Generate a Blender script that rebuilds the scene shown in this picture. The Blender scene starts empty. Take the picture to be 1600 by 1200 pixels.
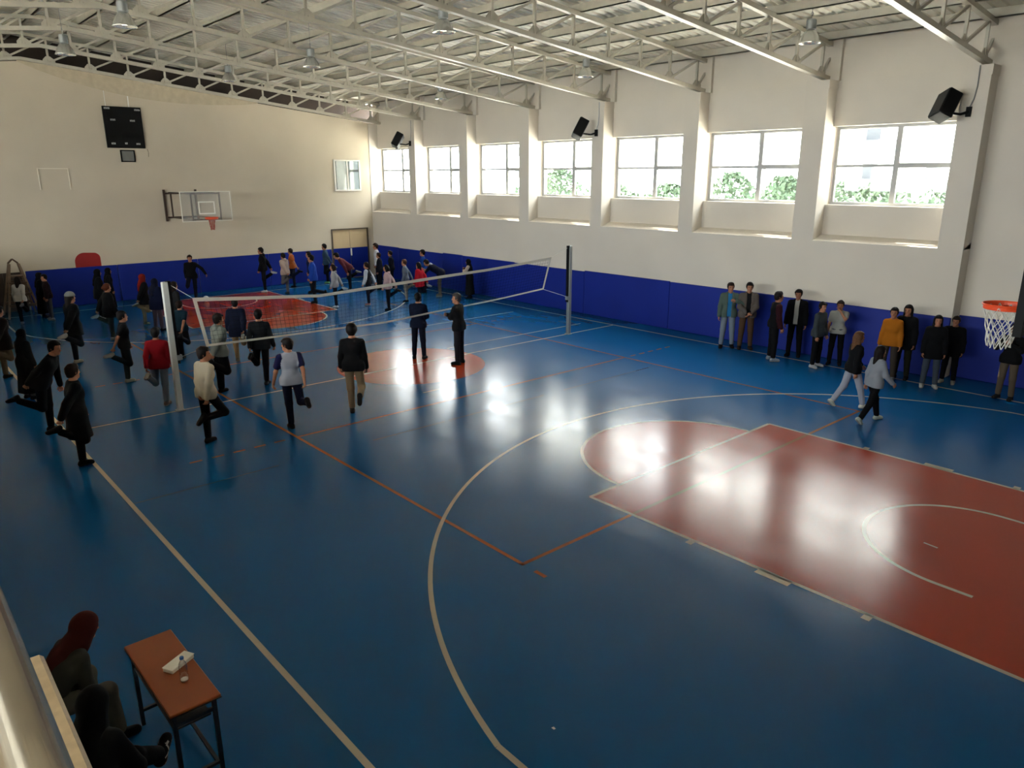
import bpy, math, random
import numpy as np
from mathutils import Vector, Matrix

random.seed(4)
PI = math.pi
scene = bpy.context.scene
COL = scene.collection
rad = math.radians


# ------------------------------------------------------------------ helpers
def hexlin(h):
    c = [int(h[i:i + 2], 16) / 255 for i in (0, 2, 4)]
    return tuple(x / 12.92 if x <= 0.04045 else ((x + 0.055) / 1.055) ** 2.4 for x in c)


_mats = {}


def mat(name, color, rough=0.6, metal=0.0, spec=0.5, noise=0.0, nscale=8.0, coat=0.0, bump=0.0, bscale=40.0, emit=0.0):
    key = (name, color, rough, metal, noise, spec)
    if key in _mats:
        return _mats[key]
    m = bpy.data.materials.new(name)
    m.use_nodes = True
    nt = m.node_tree
    b = nt.nodes['Principled BSDF']
    c = hexlin(color) if isinstance(color, str) else color
    b.inputs['Base Color'].default_value = (*c, 1)
    b.inputs['Roughness'].default_value = rough
    b.inputs['Metallic'].default_value = metal
    b.inputs['Specular IOR Level'].default_value = spec
    if coat:
        b.inputs['Coat Weight'].default_value = coat
        b.inputs['Coat Roughness'].default_value = 0.1
    if emit:
        b.inputs['Emission Color'].default_value = (*c, 1)
        b.inputs['Emission Strength'].default_value = emit
    if noise or bump:
        tc = nt.nodes.new('ShaderNodeTexCoord')
        n = nt.nodes.new('ShaderNodeTexNoise')
        n.inputs['Scale'].default_value = nscale
        n.inputs['Detail'].default_value = 6
        nt.links.new(tc.outputs['Object'], n.inputs['Vector'])
        if noise:
            r = nt.nodes.new('ShaderNodeValToRGB')
            r.color_ramp.elements[0].position = 0.3
            r.color_ramp.elements[1].position = 0.7
            r.color_ramp.elements[0].color = (*[x * (1 - noise) for x in c], 1)
            r.color_ramp.elements[1].color = (*[min(1, x * (1 + noise)) for x in c], 1)
            nt.links.new(n.outputs['Fac'], r.inputs['Fac'])
            nt.links.new(r.outputs['Color'], b.inputs['Base Color'])
        if bump:
            n2 = nt.nodes.new('ShaderNodeTexNoise')
            n2.inputs['Scale'].default_value = bscale
            n2.inputs['Detail'].default_value = 4
            nt.links.new(tc.outputs['Object'], n2.inputs['Vector'])
            bp = nt.nodes.new('ShaderNodeBump')
            bp.inputs['Strength'].default_value = bump
            bp.inputs['Distance'].default_value = 0.01
            nt.links.new(n2.outputs['Fac'], bp.inputs['Height'])
            nt.links.new(bp.outputs['Normal'], b.inputs['Normal'])
    _mats[key] = m
    return m


class MB:
    """collects shapes that become one mesh"""

    def __init__(self):
        self.v = []
        self.f = []

    def add(self, vs, fs):
        o = len(self.v)
        self.v += [tuple(map(float, p)) for p in vs]
        self.f += [tuple(i + o for i in f) for f in fs]
        return self

    def box(self, x0, x1, y0, y1, z0, z1):
        vs = [(x, y, z) for x in (x0, x1) for y in (y0, y1) for z in (z0, z1)]
        return self.add(vs, [(0, 1, 3, 2), (4, 6, 7, 5), (0, 4, 5, 1), (2, 3, 7, 6), (0, 2, 6, 4), (1, 5, 7, 3)])

    def bevbox(self, x0, x1, y0, y1, z0, z1, b):
        """box with chamfered edges"""
        vs, fs = [], []
        X, Y, Z = (x0, x1), (y0, y1), (z0, z1)
        idx = {}
        for i in (0, 1):
            for j in (0, 1):
                for k in (0, 1):
                    sx, sy, sz = (1 if i == 0 else -1), (1 if j == 0 else -1), (1 if k == 0 else -1)
                    for a in range(3):
                        p = [X[i], Y[j], Z[k]]
                        if a != 0: p[0] += sx * b
                        if a != 1: p[1] += sy * b
                        if a != 2: p[2] += sz * b
                        idx[(i, j, k, a)] = len(vs)
                        vs.append(p)
        for s in (0, 1):
            fs.append([idx[(s, 0, 0, 0)], idx[(s, 0, 1, 0)], idx[(s, 1, 1, 0)], idx[(s, 1, 0, 0)]][::(1 if s == 0 else -1)])
            fs.append([idx[(0, s, 0, 1)], idx[(1, s, 0, 1)], idx[(1, s, 1, 1)], idx[(0, s, 1, 1)]][::(1 if s == 0 else -1)])
            fs.append([idx[(0, 0, s, 2)], idx[(0, 1, s, 2)], idx[(1, 1, s, 2)], idx[(1, 0, s, 2)]][::(1 if s == 0 else -1)])
        for p in (0, 1):
            for q in (0, 1):
                fs.append([idx[(p, q, 0, 0)], idx[(p, q, 1, 0)], idx[(p, q, 1, 1)], idx[(p, q, 0, 1)]])
                fs.append([idx[(p, 0, q, 0)], idx[(p, 1, q, 0)], idx[(p, 1, q, 2)], idx[(p, 0, q, 2)]])
                fs.append([idx[(0, p, q, 1)], idx[(1, p, q, 1)], idx[(1, p, q, 2)], idx[(0, p, q, 2)]])
        for i in (0, 1):
            for j in (0, 1):
                for k in (0, 1):
                    fs.append([idx[(i, j, k, 0)], idx[(i, j, k, 1)], idx[(i, j, k, 2)]])
        return self.add(vs, [tuple(f) for f in fs])

    def beam(self, p0, p1, w, h, up=(0, 0, 1)):
        p0, p1 = Vector(p0), Vector(p1)
        d = (p1 - p0).normalized()
        u = Vector(up)
        if abs(d.dot(u)) > 0.99:
            u = Vector((1, 0, 0))
        s = d.cross(u).normalized() * (w / 2)
        t = s.cross(d).normalized() * (h / 2)
        vs = [p + a * s + b * t for p in (p0, p1) for a, b in ((-1, -1), (1, -1), (1, 1), (-1, 1))]
        return self.add(vs, [(0, 1, 2, 3), (7, 6, 5, 4), (0, 4, 5, 1), (1, 5, 6, 2), (2, 6, 7, 3), (3, 7, 4, 0)])

    def tube(self, pts, r, n=10, closed=False, caps=True):
        pts = [Vector(p) for p in pts]
        rs = r if isinstance(r, (list, tuple)) else [r] * len(pts)
        N = len(pts)
        vs, fs = [], []
        prev = None
        for i, p in enumerate(pts):
            if closed:
                d = (pts[(i + 1) % N] - pts[i - 1]).normalized()
            else:
                d = (pts[min(i + 1, N - 1)] - pts[max(i - 1, 0)]).normalized()
            if prev is None:
                a = Vector((0, 0, 1)) if abs(d.z) < 0.9 else Vector((1, 0, 0))
                u = d.cross(a).normalized()
            else:
                u = (prev - d * prev.dot(d)).normalized()
            prev = u
            w = d.cross(u)
            for k in range(n):
                t = 2 * PI * k / n
                vs.append(p + (u * math.cos(t) + w * math.sin(t)) * rs[i])
        for i in range(N if closed else N - 1):
            j = (i + 1) % N
            for k in range(n):
                fs.append((i * n + k, i * n + (k + 1) % n, j * n + (k + 1) % n, j * n + k))
        if not closed and caps:
            fs.append(tuple(range(n))[::-1])
            fs.append(tuple(range((N - 1) * n, N * n)))
        return self.add(vs, fs)

    def lathe(self, prof, n=24, c=(0, 0, 0), axis=None):
        """prof: list of (r, z); around z through c"""
        vs, fs = [], []
        for r, z in prof:
            for k in range(n):
                t = 2 * PI * k / n
                vs.append((c[0] + r * math.cos(t), c[1] + r * math.sin(t), c[2] + z))
        for i in range(len(prof) - 1):
            for k in range(n):
                fs.append((i * n + k, i * n + (k + 1) % n, (i + 1) * n + (k + 1) % n, (i + 1) * n + k))
        return self.add(vs, fs)

    def poly(self, pts):
        return self.add(pts, [tuple(range(len(pts)))])

    def build(self, name, m=None, parent=None, smooth=False, bevel=0.0):
        me = bpy.data.meshes.new(name)
        me.from_pydata(self.v, [], self.f)
        me.validate()
        me.update()
        if m is not None:
            me.materials.append(m)
        if smooth:
            me.polygons.foreach_set('use_smooth', [True] * len(me.polygons))
        o = bpy.data.objects.new(name, me)
        COL.objects.link(o)
        if parent is not None:
            o.parent = parent
        if bevel:
            md = o.modifiers.new('bev', 'BEVEL')
            md.width = bevel
            md.segments = 2
            md.limit_method = 'ANGLE'
        return o


def empty(name, loc=(0, 0, 0), rz=0.0):
    o = bpy.data.objects.new(name, None)
    o.empty_display_size = 0.2
    o.location = loc
    o.rotation_euler = (0, 0, rz)
    COL.objects.link(o)
    return o


def tag(o, label=None, cat=None, group=None, kind=None):
    if label: o['label'] = label
    if cat: o['category'] = cat
    if group: o['group'] = group
    if kind: o['kind'] = kind
    return o


def struct(o):
    o['kind'] = 'structure'
    return o


def copy_tree(o, parent=None):
    c = o.copy()
    COL.objects.link(c)
    if parent is not None:
        c.parent = parent
    for ch in o.children:
        copy_tree(ch, c)
    return c


# ------------------------------------------------------------------ measures (metres)
XF = -15.3          # far wall face
YW = 8.3            # face of the window wall's lower half and of its pilasters
YA = 8.75           # apron / lintel plane inside the window niches
YG = 9.0            # window plane
XR = 16.9           # wall behind the camera
YL = -18.0          # wall on the spectators' side
ZS = 2.9            # niche sill
ZP = 6.66           # top of pilasters
PIL = [(9.15, 8.63), (5.72, 5.15), (2.10, 1.61), (-1.38, -1.86), (-4.79, -5.29), (-8.23, -8.75), (-11.71, -12.17), (-15.28, -15.6)]
TRX = [8.92, 5.43, 1.87, -1.62, -5.04, -8.49, -11.94, -15.2]
RIDGE = -4.6


def zbot(y):
    if y >= RIDGE:
        return 6.72 + 0.107 * (8.4 - y)
    return 6.72 + 0.107 * (8.4 - RIDGE) - 0.107 * (RIDGE - y)


DEPTH = 0.82


def zroof(y):
    return zbot(y) + DEPTH + 0.22


# ------------------------------------------------------------------ setting materials
def floor_mat(name, color, var=0.03):
    """painted, sealed sports floor: scuffed gloss over flat colour"""
    m = bpy.data.materials.new(name)
    m.use_nodes = True
    nt = m.node_tree
    b = nt.nodes['Principled BSDF']
    c = hexlin(color)
    tc = nt.nodes.new('ShaderNodeTexCoord')
    n = nt.nodes.new('ShaderNodeTexNoise')
    n.inputs['Scale'].default_value = 0.35
    n.inputs['Detail'].default_value = 1
    nt.links.new(tc.outputs['Object'], n.inputs['Vector'])
    r = nt.nodes.new('ShaderNodeValToRGB')
    r.color_ramp.elements[0].position = 0.3
    r.color_ramp.elements[1].position = 0.72
    r.color_ramp.elements[0].color = (*[x * (1 - var) for x in c], 1)
    r.color_ramp.elements[1].color = (*[x * (1 + var) for x in c], 1)
    nt.links.new(n.outputs['Fac'], r.inputs['Fac'])
    nt.links.new(r.outputs['Color'], b.inputs['Base Color'])
    # scuffs: stretched noise drives the gloss
    mp = nt.nodes.new('ShaderNodeMapping')
    mp.inputs['Scale'].default_value = (1.0, 2.2, 1.0)
    nt.links.new(tc.outputs['Object'], mp.inputs['Vector'])
    n2 = nt.nodes.new('ShaderNodeTexNoise')
    n2.inputs['Scale'].default_value = 0.8
    n2.inputs['Detail'].default_value = 2.5
    n2.inputs['Distortion'].default_value = 0.3
    nt.links.new(mp.outputs['Vector'], n2.inputs['Vector'])
    mr = nt.nodes.new('ShaderNodeMapRange')
    mr.inputs['From Min'].default_value = 0.3
    mr.inputs['From Max'].default_value = 0.7
    mr.inputs['To Min'].default_value = FLOOR_R0
    mr.inputs['To Max'].default_value = FLOOR_R1
    nt.links.new(n2.outputs['Fac'], mr.inputs['Value'])
    nt.links.new(mr.outputs['Result'], b.inputs['Coat Roughness'])
    b.inputs['Specular IOR Level'].default_value = 0.0
    b.inputs['Coat Weight'].default_value = 0.65
    b.inputs['Roughness'].default_value = 0.6
    return m


FLOOR_R0, FLOOR_R1 = 0.16, 0.23
M_FLOOR = floor_mat('floor_blue', '064b7c')
M_KEY = floor_mat('floor_red', '8f2e12', 0.03)
M_WHITE = floor_mat('floor_line_white', 'a9a292', 0.03)
M_ORANGE = floor_mat('floor_line_orange', '7d4a20', 0.06)
M_GREY = floor_mat('floor_line_grey', '3a4a55', 0.06)
M_WALL = mat('plaster_cream', 'c6beb2', 0.85, noise=0.04, nscale=0.7, bump=0.15, bscale=18)
M_WALLF = mat('plaster_far', 'bcb09c', 0.85, noise=0.05, nscale=0.6, bump=0.15, bscale=18)
M_STEEL = mat('steel_painted', 'aca698', 0.38, metal=0.0, spec=0.6, noise=0.06, nscale=5)
M_ROOF = mat('roof_sheet', 'd9d5c8', 0.5, metal=0.0, noise=0.08, nscale=1.2)
M_PAD = mat('vinyl_blue', '051f7a', 0.55, spec=.25, noise=0.06, nscale=1.0, bump=0.1, bscale=3)
M_WOODD = mat('brown_board', '2b1d14', 0.6, noise=0.15, nscale=5)
M_FRAME = mat('window_frame', '9a9a98', 0.5)
M_BLACK = mat('black_plastic', '0a0a0b', 0.6, spec=.15)
M_BLACKS = mat('black_gloss', '060607', 0.4, spec=.15)
M_CHROME = mat('chrome', 'd6cbb8', 0.24, metal=1.0)
M_GREYM = mat('grey_metal', '8d9090', 0.4, metal=0.6)
M_WHITEP = mat('white_paint', 'd9d7d2', 0.5)
M_RIM = mat('rim_orange', 'd2451c', 0.45)
M_NET = mat('net_cord', 'c9c6be', 0.8)
M_NETD = mat('net_cord_dark', '15191c', 0.9, spec=0)


def glass_mat():
    m = bpy.data.materials.new('window_glass')
    m.use_nodes = True
    nt = m.node_tree
    nt.nodes.remove(nt.nodes['Principled BSDF'])
    out = nt.nodes['Material Output']
    t = nt.nodes.new('ShaderNodeBsdfTransparent')
    t.inputs['Color'].default_value = (0.93, 0.95, 0.94, 1)
    g = nt.nodes.new('ShaderNodeBsdfGlossy')
    g.inputs['Roughness'].default_value = 0.03
    lw = nt.nodes.new('ShaderNodeLayerWeight')
    lw.inputs['Blend'].default_value = 0.5
    pw = nt.nodes.new('ShaderNodeMath'); pw.operation = 'POWER'; pw.inputs[1].default_value = 5.0
    f = nt.nodes.new('ShaderNodeMath'); f.operation = 'MULTIPLY_ADD'; f.inputs[1].default_value = 0.8; f.inputs[2].default_value = 0.05
    nt.links.new(lw.outputs['Facing'], pw.inputs[0])
    nt.links.new(pw.outputs[0], f.inputs[0])
    mx = nt.nodes.new('ShaderNodeMixShader')
    nt.links.new(f.outputs[0], mx.inputs[0])
    nt.links.new(t.outputs[0], mx.inputs[1])
    nt.links.new(g.outputs[0], mx.inputs[2])
    nt.links.new(mx.outputs[0], out.inputs['Surface'])
    return m


M_GLASS = glass_mat()

# ------------------------------------------------------------------ floor and its painted lines
fl = MB()
fl.box(-17.4, XR + 0.3, YL - 0.2, 9.2, -0.2, 0.0)
FLOOR = struct(fl.build('floor', M_FLOOR))


def decal(name, pts_faces, m, z):
    b = MB()
    for quad in pts_faces:
        b.add([(x, y, z) for x, y in quad], [tuple(range(len(quad)))])
    return b.build(name, m, FLOOR)


def strip(p0, p1, w):
    (x0, y0), (x1, y1) = p0, p1
    L = math.hypot(x1 - x0, y1 - y0)
    nx, ny = -(y1 - y0) / L * w / 2, (x1 - x0) / L * w / 2
    return [(x0 - nx, y0 - ny), (x1 - nx, y1 - ny), (x1 + nx, y1 + ny), (x0 + nx, y0 + ny)]


def arc(cx, cy, r, a0, a1, w, n=64):
    out = []
    for i in range(n):
        a, b = a0 + (a1 - a0) * i / n, a0 + (a1 - a0) * (i + 1) / n
        out.append([(cx + (r - w / 2) * math.cos(a), cy + (r - w / 2) * math.sin(a)), (cx + (r + w / 2) * math.cos(a), cy + (r + w / 2) * math.sin(a)),
                    (cx + (r + w / 2) * math.cos(b), cy + (r + w / 2) * math.sin(b)), (cx + (r - w / 2) * math.cos(b), cy + (r - w / 2) * math.sin(b))])
    return out


LW = 0.055
for s in (1, -1):
    f = lambda q: [(s * x, s * y) for x, y in q]
    disc = [(s * (8.2 + 1.8 * math.cos(t)), s * 1.8 * math.sin(t)) for t in [2 * PI * i / 64 for i in range(64)]]
    decal('painted_key', [f([(8.2, -2.45), (14, -2.45), (14, 2.45), (8.2, 2.45)])], M_KEY, 0.0016)
    decal('painted_semicircle', [disc], M_KEY, 0.0012)
    q = [strip((8.2, -2.45), (14, -2.45), LW), strip((8.2, 2.45), (14, 2.45), LW), strip((8.2, -2.45), (8.2, 2.45), LW)]
    q += [strip((14, -7.5), (14, 7.5), LW)]
    q += arc(8.2, 0, 1.8, PI / 2, 3 * PI / 2, LW)
    # blocks and hash marks along the key
    for sy in (1, -1):
        for x, l, w in ((9.98, 0.09, 0.12), (11.12, 0.42, 0.12), (12.2, 0.09, 0.12)):
            q.append([(x - l / 2, sy * 2.45), (x + l / 2, sy * 2.45), (x + l / 2, sy * (2.45 + w)), (x - l / 2, sy * (2.45 + w))])
    # three-point line and restricted arc
    th = math.acos(1.425 / 6.75)
    a0 = math.pi - math.asin(6.6 / 6.75)
    q += arc(12.425, 0, 6.75, a0, 2 * PI - a0, LW, 96)
    xk = 12.425 + 6.75 * math.cos(a0)
    q += [strip((xk, 6.6), (14, 6.6), LW), strip((xk, -6.6), (14, -6.6), LW)]
    q += arc(12.425, 0, 1.25, PI / 2, 3 * PI / 2, LW)
    q += [strip((12.425, 1.25), (12.8, 1.25), LW), strip((12.425, -1.25), (12.8, -1.25), LW)]
    q += [strip((11.95, -0.32), (12.12, -0.34), 0.03)]
    decal('court_line_white', [f(a) for a in q], M_WHITE, 0.0024)
    oq = [strip((0, 4.475), (9, 4.475), LW), strip((0, -4.475), (9, -4.475), LW), strip((8.975, -4.5), (8.975, 4.5), LW), strip((3, -4.5), (3, 4.5), LW)]
    for sy in (1, -1):
        for k in range(5):
            oq.append(strip((3, sy * (4.7 + k * 0.36)), (3, sy * (4.9 + k * 0.36)), LW))
    oq.append(strip((9.19, -4.475), (9.37, -4.475), LW))
    decal('court_line_orange', [f(a) for a in oq], M_ORANGE, 0.0020)
circ = [(1.8 * math.cos(2 * PI * i / 64), 1.8 * math.sin(2 * PI * i / 64)) for i in range(64)]
decal('centre_circle', [circ], M_KEY, 0.0012)
q = [strip((-14, -7.5), (14, -7.5), 0.06), strip((-14, 7.5), (14, 7.5), 0.06), strip((0, -7.5), (0, 7.5), LW)]
q += [strip((-0.85, 1.7), (-0.85, 6.9), 0.045), strip((-3.8, 0.5), (-3.8, 6.7), 0.045)]
q += [strip((2.2, -1.2), (2.2, -0.75), 0.05)]
decal('court_line_white', q, M_WHITE, 0.0024)
decal('court_line_grey', [strip((4.05, -7.5), (4.05, -5.3), 0.03), strip((4.05, -3.55), (4.05, -2.0), 0.035), strip((4.05, -1.9), (4.05, 0.6), 0.03), strip((4.05, 1.2), (4.05, 4.2), 0.03)], M_GREY, 0.0018)
decal('paper_scrap', [[(11.15, -6.13), (11.18, -6.13), (11.185, -6.11), (11.155, -6.105)]], M_WHITEP, 0.004)

# ------------------------------------------------------------------ window wall
w = MB()
w.box(XF - 0.3, 9.15, YW, 9.2, 0, ZS)                       # lower half, its top carries the sloping niche sill
w.add([(x_, y_, z_) for x_ in (XF - .3, 9.15) for y_, z_ in ((YW, ZS), (YA, ZS + .13), (YA, ZS))], [(0, 1, 4, 3), (0, 2, 1), (3, 4, 5)])
WALLW = struct(w.build('wall_windows', M_WALL))
w = MB()
w.box(9.15, XR + 0.2, YA, 9.2, 0, 8.4)
struct(w.build('wall_windows_end', M_WALL))
for i in range(7):
    x1, x0 = PIL[i][1], PIL[i + 1][0]
    w = MB()
    w.box(x0, x1, YA, 9.2, ZS, 3.76)
    w.build('apron', M_WALL, WALLW)
    w = MB()
    w.box(x0, x1, YA, 9.2, 5.62, 6.66)
    w.box(x0 - .2, x1 + .2, YA + 0.12, 9.2, 6.66, 7.9)
    w.build('lintel', M_WALL, WALLW)
for i, (b, a) in enumerate(PIL):
    w = MB()
    w.box(a, b, YW, 9.2, ZS, ZP - 0.2)
    w.box(a - 0.015, b + 0.015, YW, 9.2, ZP - 0.2, ZP)
    w.box(a, b, YA + 0.02, 9.2, ZP, 7.9)
    w.build('pilaster', M_WALL, WALLW)

ORD = ['', 'one', 'two', 'three', 'four', 'five', 'six', 'seven']
for i in range(7):
    x1, x0 = PIL[i][1], PIL[i + 1][0]
    x0 += 0.02
    x1 -= 0.02
    z0, z1 = 3.76, 5.62
    xm = x0 + (x1 - x0) * 0.52
    zm = z0 + (z1 - z0) * 0.5
    root = struct(empty('window_%d' % (i + 1), ((x0 + x1) / 2, YG, z0)))
    W = lambda *a: a

    def wb(name, boxes, m):
        b = MB()
        for (a0, a1, b0, b1, c0, c1) in boxes:
            b.box(a0 - root.location.x, a1 - root.location.x, b0 - YG, b1 - YG, c0 - z0, c1 - z0)
        return b.build(name, m, root)
    wb('frame', [(x0, x1, YG - .04, YG + .04, z0, z0 + .07), (x0, x1, YG - .04, YG + .04, z1 - .07, z1), (x0, x0 + .07, YG - .04, YG + .04, z0 + .07, z1 - .07), (x1 - .07, x1, YG - .04, YG + .04, z0 + .07, z1 - .07)], M_FRAME)
    wb('mullion', [(xm - .06, xm + .06, YG - .035, YG + .035, z0 + .07, z1 - .07)], M_FRAME)
    wb('transom', [(x0 + .07, xm - .06, YG - .03, YG + .03, zm - .03, zm + .03), (xm + .06, x1 - .07, YG - .035, YG + .035, zm - .055, zm + .055)], M_FRAME)
    for (a, b_) in ((x0 + .05, xm - .045), (xm + .045, x1 - .05)):
        for (c, d) in ((z0 + .05, zm - .02), (zm + .02, z1 - .05)):
            wb('pane', [(a, b_, YG - .003, YG + .003, c, d)], M_GLASS)
    # daylight sampling portal in the opening (gives off no light of its own)
    L = bpy.data.lights.new('daylight_portal', 'AREA')
    L.shape = 'RECTANGLE'
    L.size = x1 - x0
    L.size_y = z1 - z0
    L.cycles.is_portal = True
    lo = bpy.data.objects.new('daylight_portal', L)
    lo.location = ((x0 + x1) / 2, YG + 0.12, (z0 + z1) / 2)
    lo.rotation_euler = (rad(-90), 0, 0)
    COL.objects.link(lo)

# ------------------------------------------------------------------ far wall (with double door), other walls
w = MB()
ys = [YL, -11, RIDGE, 0, 4, 9.2]
DY0, DY1, DZ = 6.17, 8.02, 2.2
pts = [(XF, YL, 0), (XF, DY0, 0), (XF, DY0, DZ), (XF, DY1, DZ), (XF, DY1, 0), (XF, 9.2, 0)] + [(XF, y, zbot(y) - 0.02) for y in ys[::-1]]
back = [(XF - 0.3, y, z) for _, y, z in pts]
w.add(pts + back, [tuple(range(len(pts))), tuple(range(2 * len(pts) - 1, len(pts) - 1, -1))] +
      [(k, k + len(pts), (k + 1) % len(pts) + len(pts), (k + 1) % len(pts)) for k in range(len(pts))])
WALLF = struct(w.build('wall_far', M_WALLF))
w = MB(); w.box(-17.4, -17.2, YL, 10.4, 0, 10); struct(w.build('wall_gable', M_WOODD))
# spectators' side (behind the camera): unseen windows added to brighten the hall
def fill_window(n, x0, x1, z0, z1):
    root = struct(empty('window_%d' % n, ((x0 + x1) / 2, YL - .12, z0)))
    hw = (x1 - x0) / 2
    hz = z1 - z0
    b = MB()
    for a in ((-hw, hw, 0, .05), (-hw, hw, hz - .05, hz), (-hw, -hw + .05, .05, hz - .05), (hw - .05, hw, .05, hz - .05), (-.04, .04, .05, hz - .05)):
        b.box(a[0], a[1], -.04, .04, a[2], a[3])
    b.build('frame', M_FRAME, root)
    for a0, a1 in ((-hw + .05, -.04), (.04, hw - .05)):
        b = MB(); b.box(a0, a1, -.003, .003, .05, hz - .05); b.build('pane', M_GLASS, root)
    L = bpy.data.lights.new('daylight_portal', 'AREA')
    L.shape = 'RECTANGLE'
    L.size, L.size_y = x1 - x0, hz
    L.cycles.is_portal = True
    lo = bpy.data.objects.new('daylight_portal', L)
    lo.location = ((x0 + x1) / 2, YL - .22, (z0 + z1) / 2)
    lo.rotation_euler = (rad(90), 0, 0)
    COL.objects.link(lo)


w = MB()
SZ0, SZ1 = 3.5, 6.4
w.box(-17.4, XR + .2, YL - .25, YL, 0, SZ0)
w.box(-17.4, XR + .2, YL - .25, YL, SZ1, 9)
xe = -17.4
for k in range(7):
    x0 = -8.6 + k * 3.5
    w.box(xe, x0, YL - .25, YL, SZ0, SZ1)
    xe = x0 + 2.9
    fill_window(9 + k, x0, xe, SZ0, SZ1)
w.box(xe, XR + .2, YL - .25, YL, SZ0, SZ1)
struct(w.build('wall_left', M_WALL))
w = MB(); w.box(XR, XR + .25, YL, 9.2, 0, 10); struct(w.build('wall_back', M_WALL))

# unseen stand along the left side, added to shade the floor (low steps behind a plain parapet wall)
b = MB()
b.box(XF, 12.1, -10.1, -9.95, 0, 2.75)
for k in range(4):
    b.box(XF, 12.1, -10.1 - (k + 1) * 1.6, -10.1 - k * 1.6, 0, 2.3 + k * .3)
b.box(XF, 12.1, YL, -16.5, 0, 3.4)
struct(b.build('wall_shade_stand', M_WALL))

# the double door in the far corner
door = struct(empty('door_1', (XF, (DY0 + DY1) / 2, 0)))
M_DFR = mat('door_frame_dark', '4a3f33', 0.5)
M_DOOR = mat('door_leaf', 'c2ab86', 0.6, noise=0.05, nscale=2)


def db(name, boxes, m):
    b = MB()
    for (a0, a1, b0, b1, c0, c1) in boxes:
        b.box(a0 - XF, a1 - XF, b0 - (DY0 + DY1) / 2, b1 - (DY0 + DY1) / 2, c0, c1)
    return b.build(name, m, door)


db('door_frame', [(XF - .1, XF + .03, DY0, DY0 + .05, 0, DZ), (XF - .1, XF + .03, DY1 - .05, DY1, 0, DZ), (XF - .1, XF + .03, DY0 + .05, DY1 - .05, DZ - .05, DZ)], M_DFR)
ym = (DY0 + DY1) / 2
db('door_leaf', [(XF - .09, XF - .04, DY0 + .05, ym - .006, 0.01, DZ - .05)], M_DOOR)
db('door_leaf', [(XF - .09, XF - .04, ym + .006, DY1 - .05, 0.01, DZ - .05)], M_DOOR)
db('door_padding', [(XF - .04, XF + .01, DY0 + .06, ym - .02, 0.02, 1.34), (XF - .04, XF + .01, ym + .02, DY1 - .06, 0.02, 1.34)], M_PAD)
db('door_handle', [(XF + .01, XF + .05, ym - .03, ym + .03, 1.0, 1.32)], M_WHITEP)

# small interior window high on the far wall
win8 = struct(empty('window_8', (XF, 7.13, 4.48)))
b = MB()
for a in ((-.64, .64, -.66, -.6), (-.64, .64, .6, .66), (-.64, -.58, -.6, .6), (.58, .64, -.6, .6), (-.03, .03, -.6, .6)):
    b.box(0, .05, a[0], a[1], a[2], a[3])
b.build('frame', mat('white_frame', 'e2ddd2', 0.5), win8)
M_MIRR = mat('dark_pane', '8a9294', 0.06, metal=0.75)
b = MB(); b.box(0.005, .02, -.58, -.03, -.6, .6); b.build('pane', M_MIRR, win8)
b = MB(); b.box(0.005, .02, .03, .58, -.6, .6); b.build('pane', M_MIRR, win8)

# blocked-up square opening at the left of the far wall
b = MB()
for a in ((-.47, .47, .33, .36), (-.47, -.44, -.36, .33), (.44, .47, -.36, .33)):
    b.box(0.0, .03, a[0], a[1], a[2], a[3])
o = struct(b.build('trim_1', mat('hatch_white', 'd3c9b6', 0.7))); o.location = (XF, -4.16, 4.38)

# dark boarding below the far wall's left end, dado left of the pads
b = MB()
for k in range(12):
    b.box(XF, XF + .035, -5.55 - (k + 1) * .3, -5.555 - k * .3, 0, 1.32)
struct(b.build('trim_2', M_WOODD))

# red painted patch above the pads
b = MB()
pr = []
for (cx, cz, a0, a1, r) in ((-3.31, 1.62, 0, 90, .2), (-3.62, 1.52, 90, 180, .32)):
    for k in range(9):
        t = rad(a0 + (a1 - a0) * k / 8)
        pr.append((0.006, cx + r * math.cos(t), cz + r * math.sin(t)))
pr += [(0.006, -3.94, 1.3), (0.006, -3.11, 1.3)]
pb = [(0, y, z) for _, y, z in pr]
n = len(pr)
b.add(pr + pb, [tuple(range(n))] + [(k, k + n, (k + 1) % n + n, (k + 1) % n) for k in range(n)])
red = b.build('wall_emblem', mat('red_paint', '8c100e', 0.6)); red.location = (XF + .001, 0, 0)
tag(red, 'red rounded panel on the far wall just above the blue pads', 'panel')

# ------------------------------------------------------------------ blue wall pads
WN = ['nearest', 'second', 'third', 'fourth', 'fifth', 'sixth', 'farthest']
pads = []


def pad(name, x0, x1, y0, y1, z1, label, axis):
    b = MB()
    b.bevbox(x0, x1, y0, y1, 0.002, z1, 0.012)
    o = b.build('wall_pad', M_PAD)
    tag(o, label, 'wall pad', 'blue wall pads')


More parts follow.
